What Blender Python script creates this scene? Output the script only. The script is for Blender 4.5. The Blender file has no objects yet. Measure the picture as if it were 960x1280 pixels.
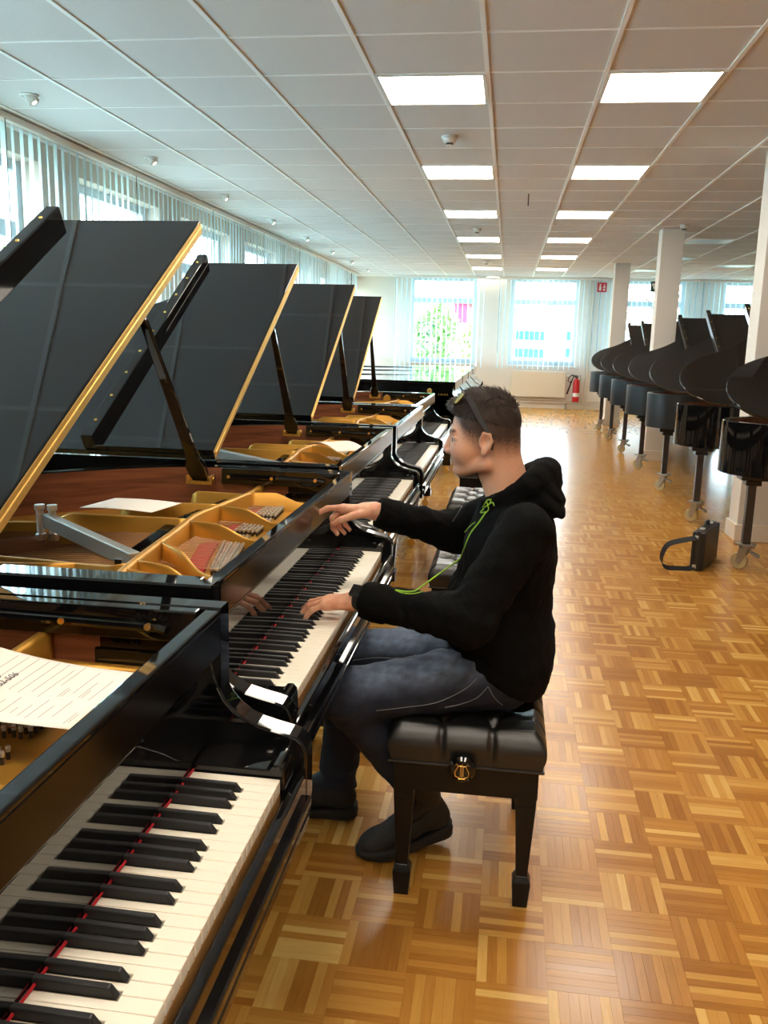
import bpy, bmesh, math, random
import numpy as np
from mathutils import Vector, Matrix

# ------------------------------------------------------------------ camera, world, exposure
SC = bpy.context.scene
COL = SC.collection
CAM_Z = 1.448

def make_camera():
    f, pi, ya, ro = 1090.345, 0.19579, 0.135134, 0.0252505
    fwd = Vector((-math.sin(ya), math.cos(ya), 0)); right = Vector((math.cos(ya), math.sin(ya), 0)); up = Vector((0, 0, 1))
    f2 = fwd * math.cos(pi) - up * math.sin(pi); u2 = up * math.cos(pi) + fwd * math.sin(pi)
    r3 = right * math.cos(ro) + u2 * math.sin(ro); u3 = u2 * math.cos(ro) - right * math.sin(ro)
    cd = bpy.data.cameras.new('camera'); co = bpy.data.objects.new('camera', cd); COL.objects.link(co)
    m = Matrix(((r3.x, u3.x, -f2.x, 0), (r3.y, u3.y, -f2.y, 0), (r3.z, u3.z, -f2.z, CAM_Z), (0, 0, 0, 1)))
    co.matrix_world = m
    cd.sensor_fit = 'VERTICAL'; cd.sensor_height = 24.0; cd.sensor_width = 18.0
    cd.lens = 24.0 * f / 1280.0; cd.clip_start = 0.05; cd.clip_end = 300
    SC.camera = co
make_camera()

SKY = 7.4
w = bpy.data.worlds.new('sky'); SC.world = w; w.use_nodes = True
bg = w.node_tree.nodes['Background']; bg.inputs[0].default_value = (0.80, 0.92, 1.0, 1); bg.inputs[1].default_value = SKY
SC.view_settings.view_transform = 'Standard'; SC.view_settings.look = 'None'; SC.view_settings.gamma = 1.0
SC.view_settings.use_curve_mapping = False
SC.view_settings.exposure = 0.95
SC.cycles.max_bounces = 10; SC.cycles.transparent_max_bounces = 16; SC.cycles.diffuse_bounces = 5; SC.cycles.glossy_bounces = 5
SC.cycles.transmission_bounces = 4
SC.cycles.sample_clamp_indirect = 5.0; SC.cycles.caustics_reflective = False; SC.cycles.caustics_refractive = False
PANEL = 12.0

# ------------------------------------------------------------------ helpers
RNG = random.Random(7)
def mesh_from(name, verts, faces, mats=(), mi=None, smooth=False):
    me = bpy.data.meshes.new(name); me.from_pydata([tuple(v) for v in verts], [], faces)
    for m in mats: me.materials.append(m)
    if mi is not None: me.polygons.foreach_set('material_index', mi)
    if smooth: me.polygons.foreach_set('use_smooth', [True] * len(me.polygons))
    me.update(); return me

class MB:
    """collects boxes, tubes, prisms into one mesh"""
    def __init__(s): s.v = []; s.f = []; s.m = []; s.cur = 0; s.sm = []; s.smooth = False
    def add(s, verts, faces):
        o = len(s.v); s.v += [tuple(v) for v in verts]
        for f in faces: s.f.append(tuple(i + o for i in f)); s.m.append(s.cur); s.sm.append(s.smooth)
        return s
    def box(s, x0, x1, y0, y1, z0, z1, top_only=False):
        v = [(x0, y0, z0), (x1, y0, z0), (x1, y1, z0), (x0, y1, z0), (x0, y0, z1), (x1, y0, z1), (x1, y1, z1), (x0, y1, z1)]
        f = [(4, 5, 6, 7), (0, 1, 5, 4), (1, 2, 6, 5), (2, 3, 7, 6), (3, 0, 4, 7)]
        if not top_only: f.append((3, 2, 1, 0))
        return s.add(v, f)
    def taper(s, c0, h0, c1, h1):
        """frustum from centre c0 half size h0=(hx,hy) to c1,h1, along z"""
        v = []
        for c, h in ((c0, h0), (c1, h1)):
            for sx, sy in ((-1, -1), (1, -1), (1, 1), (-1, 1)): v.append((c[0] + sx * h[0], c[1] + sy * h[1], c[2]))
        f = [(0, 1, 5, 4), (1, 2, 6, 5), (2, 3, 7, 6), (3, 0, 4, 7), (4, 5, 6, 7), (3, 2, 1, 0)]
        if c1[2] < c0[2]: f = [tuple(reversed(q)) for q in f]
        return s.add(v, f)
    def prism(s, poly, lo, hi, axis='y', caps=True):
        """poly of 2D points extruded along axis"""
        n = len(poly); v = []
        for t in (lo, hi):
            for a, b in poly:
                v.append({'y': (a, t, b), 'z': (a, b, t), 'x': (t, a, b)}[axis])
        area = sum(poly[i][0] * poly[(i + 1) % n][1] - poly[(i + 1) % n][0] * poly[i][1] for i in range(n))
        flip = (area > 0) == (axis == 'y')
        f = [(i, (i + 1) % n, n + (i + 1) % n, n + i) for i in range(n)]
        if caps: f += [tuple(range(n - 1, -1, -1)), tuple(range(n, 2 * n))]
        if flip: f = [tuple(reversed(q)) for q in f]
        return s.add(v, f)
    def tube(s, pts, r, seg=8, caps=True, closed=False):
        """tube through pts, r scalar or list"""
        P = [Vector(p) for p in pts]; n = len(P); rs = r if isinstance(r, (list, tuple)) else [r] * n
        v = []; up = None
        for i in range(n):
            if closed: t = (P[(i + 1) % n] - P[i - 1])
            else: t = P[min(i + 1, n - 1)] - P[max(i - 1, 0)]
            t = t.normalized() if t.length > 1e-9 else Vector((0, 0, 1))
            if up is None: up = Vector((0, 0, 1)) if abs(t.z) < .9 else Vector((1, 0, 0))
            a = t.cross(up)
            if a.length < 1e-6: a = t.cross(Vector((0.3, 1, 0.2)))
            a.normalize(); b = a.cross(t).normalized(); up = b
            for k in range(seg):
                an = 2 * math.pi * k / seg; v.append(P[i] + (a * math.cos(an) + b * math.sin(an)) * rs[i])
        f = []
        for i in range(n if closed else n - 1):
            j = (i + 1) % n
            for k in range(seg): f.append((i * seg + k, i * seg + (k + 1) % seg, j * seg + (k + 1) % seg, j * seg + k))
        if caps and not closed: f += [tuple(range(seg - 1, -1, -1)), tuple((n - 1) * seg + k for k in range(seg))]
        return s.add(v, f)
    def lathe(s, prof, c=(0, 0, 0), axis='z', seg=20):
        """prof list of (r, h)"""
        v = []
        for r, h in prof:
            for k in range(seg):
                a = 2 * math.pi * k / seg; x, y = r * math.cos(a), r * math.sin(a)
                p = {'z': (x, y, h), 'y': (x, h, -y), 'x': (h, x, y)}[axis]
                v.append((c[0] + p[0], c[1] + p[1], c[2] + p[2]))
        f = []
        for i in range(len(prof) - 1):
            for k in range(seg): f.append((i * seg + k, i * seg + (k + 1) % seg, (i + 1) * seg + (k + 1) % seg, (i + 1) * seg + k))
        if prof[0][0] > 1e-6: f.append(tuple(range(seg - 1, -1, -1)))
        if prof[-1][0] > 1e-6: f.append(tuple((len(prof) - 1) * seg + k for k in range(seg)))
        return s.add(v, f)
    def wall(s, pts, zb, t):
        """thin standing wall along (x, y, ztop) points"""
        n = len(pts); v = []; P = [Vector((p[0], p[1], 0)) for p in pts]
        for i in range(n):
            d = (P[min(i + 1, n - 1)] - P[max(i - 1, 0)]).normalized(); q = Vector((-d.y, d.x, 0)) * t / 2
            zt = pts[i][2]
            v += [P[i] + q + Vector((0, 0, zb)), P[i] + q + Vector((0, 0, zt - t * .25)), P[i] + q * .5 + Vector((0, 0, zt)),
                  P[i] - q * .5 + Vector((0, 0, zt)), P[i] - q + Vector((0, 0, zt - t * .25)), P[i] - q + Vector((0, 0, zb))]
        f = []
        for i in range(n - 1):
            for k in range(5): f.append((i * 6 + k, i * 6 + k + 1, (i + 1) * 6 + k + 1, (i + 1) * 6 + k))
        f += [tuple(range(5, -1, -1)), tuple((n - 1) * 6 + k for k in range(6))]
        return s.add(v, f)
    def mesh(s, name, *mats):
        me = mesh_from(name, s.v, s.f, mats, s.m if len(mats) > 1 else None)
        if any(s.sm): me.polygons.foreach_set('use_smooth', s.sm)
        return me
    def build(s, name, mat, parent=None, bevel=0, seg=2, smooth=None):
        mats = mat if isinstance(mat, (list, tuple)) else (mat,)
        me = s.mesh(name, *mats); return link(name, me, parent, bevel, seg, smooth)

def link(name, data, parent=None, bevel=0, seg=2, smooth=None):
    o = bpy.data.objects.new(name, data); COL.objects.link(o)
    if parent is not None: o.parent = parent
    if smooth is not None and hasattr(data, 'polygons'):
        try: data.set_sharp_from_angle(angle=smooth)
        except Exception: pass
        data.polygons.foreach_set('use_smooth', [True] * len(data.polygons))
    if bevel:
        b = o.modifiers.new('bevel', 'BEVEL'); b.width = bevel; b.segments = seg; b.limit_method = 'ANGLE'; b.angle_limit = math.radians(35)
        b.harden_normals = False
    return o
def empty(name, loc=(0, 0, 0), rz=0):
    o = bpy.data.objects.new(name, None); COL.objects.link(o); o.location = loc; o.rotation_euler = (0, 0, rz); o.empty_display_size = .1
    return o
def tag(o, label=None, cat=None, group=None, kind=None):
    if label: o['label'] = label
    if cat: o['category'] = cat
    if group: o['group'] = group
    if kind: o['kind'] = kind
    return o
def text_mesh(cu, name, parent, mtx):
    tmp = bpy.data.objects.new('tmp_text', cu); COL.objects.link(tmp)
    bpy.context.view_layer.update(); dg = bpy.context.evaluated_depsgraph_get()
    me = bpy.data.meshes.new_from_object(tmp.evaluated_get(dg)); bpy.data.objects.remove(tmp)
    me.transform(mtx); return link(name, me, parent)
def struct(o): o['kind'] = 'structure'; return o
CHILDREN = {}
def copy_tree(o, parent=None):
    kids = [c for c in o.children]
    c = o.copy(); COL.objects.link(c)
    if parent is not None: c.parent = parent
    for k in kids: copy_tree(k, c)
    return c
ORD = ['first', 'second', 'third', 'fourth', 'fifth', 'sixth', 'seventh', 'eighth', 'ninth', 'tenth', 'eleventh', 'twelfth']

# ------------------------------------------------------------------ materials
def lin(c):
    """sRGB 0-255 -> linear"""
    return tuple(((x / 255) / 12.92 if x / 255 <= .04045 else ((x / 255 + .055) / 1.055) ** 2.4) for x in c) + (1,)
def mat(name, col=(200, 200, 200), rough=.5, metal=0, spec=.5, coat=0, noise=0, nscale=20, bump=0, bscale=200, emit=None, estr=0, coord='Object', stretch=None):
    m = bpy.data.materials.new(name); m.use_nodes = True; nt = m.node_tree; b = nt.nodes['Principled BSDF']
    c = lin(col) if max(col) > 1.0 else tuple(col) + (1,)
    b.inputs['Base Color'].default_value = c; b.inputs['Roughness'].default_value = rough; b.inputs['Metallic'].default_value = metal
    b.inputs['Specular IOR Level'].default_value = spec; b.inputs['Coat Weight'].default_value = coat; b.inputs['Coat Roughness'].default_value = .03
    tc = nt.nodes.new('ShaderNodeTexCoord'); vec = tc.outputs[coord]
    if stretch:
        mp = nt.nodes.new('ShaderNodeMapping'); mp.inputs['Scale'].default_value = stretch; nt.links.new(vec, mp.inputs[0]); vec = mp.outputs[0]
    if noise:
        n = nt.nodes.new('ShaderNodeTexNoise'); n.inputs['Scale'].default_value = nscale; n.inputs['Detail'].default_value = 4; nt.links.new(vec, n.inputs['Vector'])
        mx = nt.nodes.new('ShaderNodeMix'); mx.data_type = 'RGBA'; nt.links.new(n.outputs[0], mx.inputs[0])
        mx.inputs[6].default_value = tuple(x * (1 - noise) for x in c[:3]) + (1,); mx.inputs[7].default_value = tuple(min(1, x * (1 + noise)) for x in c[:3]) + (1,)
        nt.links.new(mx.outputs[2], b.inputs['Base Color'])
    if bump:
        n2 = nt.nodes.new('ShaderNodeTexNoise'); n2.inputs['Scale'].default_value = bscale; n2.inputs['Detail'].default_value = 3; nt.links.new(vec, n2.inputs['Vector'])
        bp = nt.nodes.new('ShaderNodeBump'); bp.inputs['Strength'].default_value = bump; bp.inputs['Distance'].default_value = .004
        nt.links.new(n2.outputs[0], bp.inputs['Height']); nt.links.new(bp.outputs[0], b.inputs['Normal'])
    if emit:
        b.inputs['Emission Color'].default_value = lin(emit); b.inputs['Emission Strength'].default_value = estr
    return m
M = {}
M['gloss'] = mat('black_polish', (.004, .004, .0045), .035, spec=.5)
M['satin'] = mat('black_satin', (.012, .0125, .014), .33, spec=.5, noise=.1, nscale=300)
M['lidtop'] = mat('black_lid_polish', (.006, .0063, .007), .06, spec=.5)
M['brass'] = mat('brass', (232, 190, 105), .28, metal=1, noise=.08, nscale=60)
M['hinge'] = mat('brass_hinge', (250, 205, 120), .42, metal=.85, noise=.1, nscale=90)
M['gold'] = mat('gold_plate_lacquer', (200, 146, 58), .38, metal=.6, noise=.08, nscale=9, bump=.04, bscale=300)
M['steel'] = mat('nickel', (222, 220, 214), .32, metal=.75, noise=.06, nscale=40)
M['bar'] = mat('grey_bar', (165, 160, 150), .42, metal=.7, noise=.06, nscale=30)
M['darksteel'] = mat('dark_steel', (78, 74, 72), .4, metal=.8, noise=.1, nscale=30)
M['string'] = mat('copper_string', (150, 112, 84), .4, metal=.8)
M['redfelt'] = mat('red_felt', (178, 22, 34), .95, noise=.2, nscale=200, bump=.2, bscale=600)
M['rail'] = mat('rail_black', (.003, .003, .0032), .14, spec=.22, noise=.1, nscale=200)
M['ivory'] = mat('ivory_white', (240, 232, 215), .22, spec=.5, noise=.02, nscale=10)
M['ebony'] = mat('ebony_black', (.008, .008, .009), .42, noise=.1, nscale=100)
M['white_felt'] = mat('white_felt', (225, 218, 205), .95, noise=.08, nscale=200)
M['paper'] = mat('paper', (240, 228, 215), .8, noise=.02, nscale=8)
M['ink'] = mat('ink', (90, 85, 90), .8, noise=.1, nscale=50)
M['grey_ink'] = mat('printed_line', (170, 158, 148), .8, noise=.1, nscale=50)
M['wall'] = mat('wall_paint', (222, 212, 200), .85, noise=.02, nscale=3, bump=.05, bscale=150)
M['white'] = mat('white_paint', (228, 224, 218), .5, noise=.02, nscale=5)
M['cream'] = mat('cream_enamel', (226, 212, 192), .45, noise=.02, nscale=5)
M['frame'] = mat('window_frame_white', (205, 222, 232), .35, noise=.02, nscale=5)
M['slab'] = mat('ceiling_void', (120, 112, 104), .9, noise=.05, nscale=3)
M['tee'] = mat('tee_white', (248, 245, 240), .5, noise=.02, nscale=8)
M['plastic'] = mat('white_plastic', (228, 224, 216), .4, noise=.02, nscale=20)
M['darkplastic'] = mat('dark_plastic', (40, 40, 42), .5, noise=.05, nscale=30)
M['red'] = mat('red_enamel', (196, 34, 40), .35, noise=.05, nscale=20)
M['signred'] = mat('sign_red', (196, 30, 45), .4, noise=.03, nscale=30)
M['signgreen'] = mat('sign_green', (18, 78, 62), .4, noise=.03, nscale=30)
M['leather'] = mat('black_leather', (.010, .0098, .0095), .3, spec=.6, noise=.15, nscale=120, bump=.12, bscale=450)
M['rubber'] = mat('cream_rubber', (186, 168, 122), .6, noise=.08, nscale=40)
M['black_rubber'] = mat('black_rubber', (22, 22, 23), .7, noise=.1, nscale=60)
M['bench'] = mat('bench_black_lacquer', (.0035, .0034, .0034), .30, spec=.3, noise=.1, nscale=100)
M['castergrey'] = mat('zinc', (176, 170, 160), .38, metal=.85, noise=.1, nscale=40)

def wood_mat(name, c1, c2, scale, rough, stretch):
    m = mat(name, c1, rough); nt = m.node_tree; b = nt.nodes['Principled BSDF']
    tc = nt.nodes.new('ShaderNodeTexCoord'); mp = nt.nodes.new('ShaderNodeMapping'); mp.inputs['Scale'].default_value = stretch
    nt.links.new(tc.outputs['Object'], mp.inputs[0])
    n = nt.nodes.new('ShaderNodeTexNoise'); n.inputs['Scale'].default_value = scale; n.inputs['Detail'].default_value = 8; n.inputs['Distortion'].default_value = .6
    nt.links.new(mp.outputs[0], n.inputs['Vector'])
    cr = nt.nodes.new('ShaderNodeValToRGB'); cr.color_ramp.elements[0].position = .3; cr.color_ramp.elements[1].position = .7
    cr.color_ramp.elements[0].color = lin(c2); cr.color_ramp.elements[1].color = lin(c1)
    nt.links.new(n.outputs[0], cr.inputs[0]); nt.links.new(cr.outputs[0], b.inputs['Base Color']); return m
M['mahogany'] = wood_mat('mahogany', (156, 94, 64), (104, 56, 38), 3, .3, (1.2, 1.2, 16))
M['spruce'] = wood_mat('soundboard_spruce', (176, 128, 72), (140, 98, 52), 4, .4, (1, 30, 1))

def floor_mat():
    m = mat('mosaic_parquet', (190, 135, 70), .24); nt = m.node_tree; b = nt.nodes['Principled BSDF']; L = nt.links
    N = lambda t, **k: nt.nodes.new(t)
    def math_(op, a, bb=None, c=None):
        n = N('ShaderNodeMath'); n.operation = op
        for i, x in enumerate((a, bb, c)):
            if x is None: continue
            if isinstance(x, (int, float)): n.inputs[i].default_value = x
            else: L.new(x, n.inputs[i])
        return n.outputs[0]
    geo = N('ShaderNodeNewGeometry'); sp = N('ShaderNodeSeparateXYZ'); L.new(geo.outputs['Position'], sp.inputs[0])
    B = BLOCK; F = BLOCK / NF
    bx = math_('FLOOR', math_('DIVIDE', sp.outputs[0], B)); by = math_('FLOOR', math_('DIVIDE', sp.outputs[1], B))
    par = math_('ABSOLUTE', math_('MODULO', math_('ADD', bx, by), 2.0)); par = math_('GREATER_THAN', par, .5)
    fx = math_('FLOOR', math_('DIVIDE', sp.outputs[0], F)); fy = math_('FLOOR', math_('DIVIDE', sp.outputs[1], F))
    fi = math_('ADD', math_('MULTIPLY', fx, par), math_('MULTIPLY', fy, math_('SUBTRACT', 1.0, par)))
    cv = N('ShaderNodeCombineXYZ'); L.new(bx, cv.inputs[0]); L.new(by, cv.inputs[1]); L.new(fi, cv.inputs[2])
    wn = N('ShaderNodeTexWhiteNoise'); wn.noise_dimensions = '3D'; L.new(cv.outputs[0], wn.inputs['Vector'])
    cv2 = N('ShaderNodeCombineXYZ'); L.new(bx, cv2.inputs[0]); L.new(by, cv2.inputs[1]); cv2.inputs[2].default_value = 77
    wb = N('ShaderNodeTexWhiteNoise'); wb.noise_dimensions = '3D'; L.new(cv2.outputs[0], wb.inputs['Vector'])
    # grain along the finger: stretch by orientation
    sx = math_('ADD', math_('MULTIPLY', par, 110.0), 9.0); sy = math_('ADD', math_('MULTIPLY', math_('SUBTRACT', 1.0, par), 110.0), 9.0)
    cg = N('ShaderNodeCombineXYZ'); L.new(math_('MULTIPLY', sp.outputs[0], sx), cg.inputs[0]); L.new(math_('MULTIPLY', sp.outputs[1], sy), cg.inputs[1]); L.new(math_('MULTIPLY', wn.outputs[0], 40.0), cg.inputs[2])
    gn = N('ShaderNodeTexNoise'); gn.inputs['Scale'].default_value = 1.0; gn.inputs['Detail'].default_value = 5; gn.inputs['Distortion'].default_value = .8; L.new(cg.outputs[0], gn.inputs['Vector'])
    v = math_('ADD', math_('ADD', math_('MULTIPLY', math_('POWER', wn.outputs[0], 2.2), .62), math_('MULTIPLY', wb.outputs[0], .24)), math_('MULTIPLY', math_('SUBTRACT', gn.outputs[0], .5), .34))
    # the floor evens out away from the window-side work area
    fade = N('ShaderNodeMapRange'); L.new(sp.outputs[1], fade.inputs[0]); fade.inputs[1].default_value = 4.5; fade.inputs[2].default_value = 11.0; fade.inputs[3].default_value = 1.0; fade.inputs[4].default_value = .06
    v = math_('ADD', math_('MULTIPLY', math_('SUBTRACT', v, .40), fade.outputs[0]), .40)
    cr = N('ShaderNodeValToRGB'); e = cr.color_ramp.elements
    e[0].position = .0; e[0].color = lin((158, 102, 40)); e[1].position = .95; e[1].color = lin((232, 190, 112))
    k = e.new(.3); k.color = lin((186, 128, 54)); k = e.new(.6); k.color = lin((204, 152, 72))
    L.new(v, cr.inputs[0]); L.new(cr.outputs[0], b.inputs['Base Color'])
    rr = math_('ADD', math_('MULTIPLY', wn.outputs[0], .05), .21); L.new(rr, b.inputs['Roughness'])
    bp = N('ShaderNodeBump'); bp.inputs['Strength'].default_value = .0
    b.inputs['Specular IOR Level'].default_value = .5
    return m
BLOCK = .162; NF = 7
M['floor'] = floor_mat()

def tile_mat():
    m = mat('mineral_tile', (220, 214, 208), .9); nt = m.node_tree; b = nt.nodes['Principled BSDF']
    tc = nt.nodes.new('ShaderNodeNewGeometry')
    v = nt.nodes.new('ShaderNodeTexVoronoi'); v.inputs['Scale'].default_value = 110; nt.links.new(tc.outputs['Position'], v.inputs['Vector'])
    n = nt.nodes.new('ShaderNodeTexNoise'); n.inputs['Scale'].default_value = 60; n.inputs['Detail'].default_value = 4; nt.links.new(tc.outputs['Position'], n.inputs['Vector'])
    mu = nt.nodes.new('ShaderNodeMath'); mu.operation = 'MULTIPLY'; nt.links.new(v.outputs[0], mu.inputs[0]); nt.links.new(n.outputs[0], mu.inputs[1])
    bp = nt.nodes.new('ShaderNodeBump'); bp.inputs['Strength'].default_value = .35; bp.inputs['Distance'].default_value = .004
    nt.links.new(mu.outputs[0], bp.inputs['Height']); nt.links.new(bp.outputs[0], b.inputs['Normal'])
    return m
M['tile'] = tile_mat()
M['tile_plain'] = mat('smooth_tile', (222, 216, 210), .85, noise=.02, nscale=30)

def glass_mat():
    m = bpy.data.materials.new('window_glass'); m.use_nodes = True; nt = m.node_tree; nt.nodes.clear()
    o = nt.nodes.new('ShaderNodeOutputMaterial'); mx = nt.nodes.new('ShaderNodeMixShader'); t = nt.nodes.new('ShaderNodeBsdfTransparent'); g = nt.nodes.new('ShaderNodeBsdfGlossy')
    t.inputs[0].default_value = (.93, .97, .98, 1); g.inputs['Roughness'].default_value = .02
    lw = nt.nodes.new('ShaderNodeLayerWeight'); lw.inputs[0].default_value = .5
    pw = nt.nodes.new('ShaderNodeMath'); pw.operation = 'POWER'; pw.inputs[1].default_value = 5; nt.links.new(lw.outputs['Facing'], pw.inputs[0])
    ad = nt.nodes.new('ShaderNodeMath'); ad.operation = 'MULTIPLY_ADD'; ad.inputs[1].default_value = .5; ad.inputs[2].default_value = .03; nt.links.new(pw.outputs[0], ad.inputs[0])
    nt.links.new(ad.outputs[0], mx.inputs[0]); nt.links.new(t.outputs[0], mx.inputs[1]); nt.links.new(g.outputs[0], mx.inputs[2]); nt.links.new(mx.outputs[0], o.inputs[0])
    return m
M['glass'] = glass_mat()
def slat_mat():
    m = bpy.data.materials.new('blind_fabric'); m.use_nodes = True; nt = m.node_tree; nt.nodes.clear()
    o = nt.nodes.new('ShaderNodeOutputMaterial'); a = nt.nodes.new('ShaderNodeAddShader'); d = nt.nodes.new('ShaderNodeBsdfDiffuse'); t = nt.nodes.new('ShaderNodeBsdfTranslucent')
    tc = nt.nodes.new('ShaderNodeTexCoord'); n = nt.nodes.new('ShaderNodeTexNoise'); n.inputs['Scale'].default_value = 400
    nt.links.new(tc.outputs['Object'], n.inputs['Vector'])
    cr = nt.nodes.new('ShaderNodeValToRGB'); cr.color_ramp.elements[0].color = (.66, .82, .90, 1); cr.color_ramp.elements[1].color = (.70, .86, .94, 1)
    nt.links.new(n.outputs[0], cr.inputs[0]); nt.links.new(cr.outputs[0], t.inputs[0]); d.inputs[0].default_value = (.09, .105, .11, 1)
    nt.links.new(d.outputs[0], a.inputs[0]); nt.links.new(t.outputs[0], a.inputs[1]); nt.links.new(a.outputs[0], o.inputs[0]); return m
M['slat'] = slat_mat()
M['slat_dark'] = mat('dark_blind_fabric', (60, 78, 92), .8, noise=.05, nscale=200)
def emit_mat(name, col, strength):
    m = bpy.data.materials.new(name); m.use_nodes = True; nt = m.node_tree; b = nt.nodes['Principled BSDF']
    b.inputs['Base Color'].default_value = (.8, .8, .8, 1); b.inputs['Emission Color'].default_value = lin(col); b.inputs['Emission Strength'].default_value = strength
    return m
M['panel'] = emit_mat('led_panel', (255, 244, 226), PANEL)
M['bulb'] = emit_mat('spot_bulb', (255, 240, 215), 12)
# ------------------------------------------------------------------ the room
CEIL = 2.8625; TX0 = -1.439; TY0 = 4.4465; T = .625
XL, XR, YN, YF = -3.55, 7.0, -2.2, 20.2

# floor: slab, then the parquet fingers proud of it
floor = struct(MB().box(XL - .3, XR + .3, YN - .3, YF + .3, -.12, -.0012).build('floor', M['floor']))
def fingers():
    F = BLOCK / NF; out = []
    for bx in range(math.floor(-1.0 / BLOCK), math.floor(4.2 / BLOCK)):
        for by in range(math.floor(.75 / BLOCK), math.floor(6.6 / BLOCK)):
            for k in range(NF):
                x0, y0 = bx * BLOCK, by * BLOCK
                if (bx + by) % 2: r = (x0 + k * F, x0 + (k + 1) * F, y0, y0 + BLOCK)
                else: r = (x0, x0 + BLOCK, y0 + k * F, y0 + (k + 1) * F)
                out.append(r + ((bx + by) % 2,))
    return out
FG = fingers()
def plank_visible(r):
    x, y = (r[0] + r[1]) / 2, (r[2] + r[3]) / 2
    return x > -.42 + .02 * y and x < .36 * y + .15 and y > 1.28
near = sorted([r for r in FG if plank_visible(r)], key=lambda r: r[2] + .1 * abs(r[0]))[:300]
ns = set(near); G = .0001
F = BLOCK / NF
def finger_mesh(w, d):
    mb = MB(); h = .0002
    v = [(G, G, -.002), (w - G, G, -.002), (w - G, d - G, -.002), (G, d - G, -.002)]
    v += [(G + h, G + h, .0), (w - G - h, G + h, .0), (w - G - h, d - G - h, .0), (G + h, d - G - h, .0)]
    mb.add(v, [(4, 5, 6, 7), (0, 1, 5, 4), (1, 2, 6, 5), (2, 3, 7, 6), (3, 0, 4, 7)])
    return mb
fm = {1: finger_mesh(F, BLOCK).mesh('plank', M['floor']), 0: finger_mesh(BLOCK, F).mesh('plank', M['floor'])}
for r in near:
    o = link('plank', fm[r[4]], floor); o.location = (r[0], r[2], RNG.uniform(-.00008, .00004))
rest = MB()
for r in FG:
    if r in ns: continue
    w_, d_ = r[1] - r[0], r[3] - r[2]; h = .0002; z = RNG.uniform(-.00008, .00004); x, y = r[0], r[2]
    rest.add([(x + G, y + G, -.002), (x + w_ - G, y + G, -.002), (x + w_ - G, y + d_ - G, -.002), (x + G, y + d_ - G, -.002),
              (x + G + h, y + G + h, z), (x + w_ - G - h, y + G + h, z), (x + w_ - G - h, y + d_ - G - h, z), (x + G + h, y + d_ - G - h, z)],
             [(4, 5, 6, 7), (0, 1, 5, 4), (1, 2, 6, 5), (2, 3, 7, 6), (3, 0, 4, 7)])
rest.build('parquet_planks', M['floor'], floor)['kind'] = 'stuff'

# ceiling
ceiling = struct(MB().box(XL - .3, XR + .3, YN - .3, YF + .3, CEIL + .06, CEIL + .2).build('ceiling', M['slab']))
LIGHT_CELLS = {}
for j in range(-11, 26, 4):
    for i in (1, 3): LIGHT_CELLS[(i, j)] = 1
for j in (13, 17, 21, 1, 5, 9): LIGHT_CELLS[(6 + (j == 17 or j == 9 or j==1) * 0, j)] = 2
for j in (3, 11, 15, 19): LIGHT_CELLS[(8, j)] = 2
LIGHT_CELLS.pop((6, 9), None); LIGHT_CELLS.pop((6, 1), None)
i0 = math.floor((XL - TX0) / T); i1 = math.ceil((XR - TX0) / T); j0 = math.floor((YN - TY0) / T); j1 = math.ceil((YF - TY0) / T)
tm = {k: MB().box(.008, T - .008, .008, T - .008, 0, .014).mesh('ceiling_tile', M[k]) for k in ('tile', 'tile_plain')}
cells = [(i, j) for i in range(i0, i1) for j in range(j0, j1) if (i, j) not in LIGHT_CELLS]
def cell_rank(c):
    x, y = TX0 + (c[0] + .5) * T, TY0 + (c[1] + .5) * T
    vis = y > 3.9 and -3.6 < x < .42 * y
    return (0 if vis else 1, y)
cells.sort(key=cell_rank); st = MB()
for n, (i, j) in enumerate(cells):
    x, y = TX0 + i * T, TY0 + j * T
    z = CEIL + .003 + RNG.uniform(-.0008, .0008)
    # two kinds of board are mixed in this ceiling: worm-textured and plain
    kind = 'tile' if (i in (-3, -2) or i in (1, 3) or RNG.random() < .2) else 'tile_plain'
    xa, xb = max(x + .008, XL), min(x + T - .008, XR); ya, yb = max(y + .008, YN), min(y + T - .008, YF)
    if xb <= xa or yb <= ya: continue
    if n < 300 and xb - xa > .6 and yb - ya > .6:
        o = link('ceiling_tile', tm[kind], ceiling); o.location = (x, y, z)
    else: st.box(xa, xb, ya, yb, z, z + .014)
st.build('ceiling_tiles', M['tile_plain'], ceiling)['kind'] = 'stuff'
for i in range(i0 + 1, i1):
    x = TX0 + i * T
    mb = MB(); mb.box(x - .012, x + .012, YN, YF, CEIL - .004, CEIL + .03); mb.build('main_tee', M['tee'], ceiling)
ct = MB()
for j in range(j0 + 1, j1):
    y = TY0 + j * T
    mb = MB(); mb.box(XL, XR, y - .008, y + .008, CEIL - .001, CEIL + .03); mb.build('cross_tee', M['tee'], ceiling)
mb = MB().box(XL, XL + .05, YN, YF, CEIL - .03, CEIL + .01); struct(mb.build('trim_1', M['tee'], bevel=.003))
mb = MB().box(XL, XR, YF - .05, YF, CEIL - .03, CEIL + .01); struct(mb.build('trim_2', M['tee'], bevel=.003))

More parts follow.
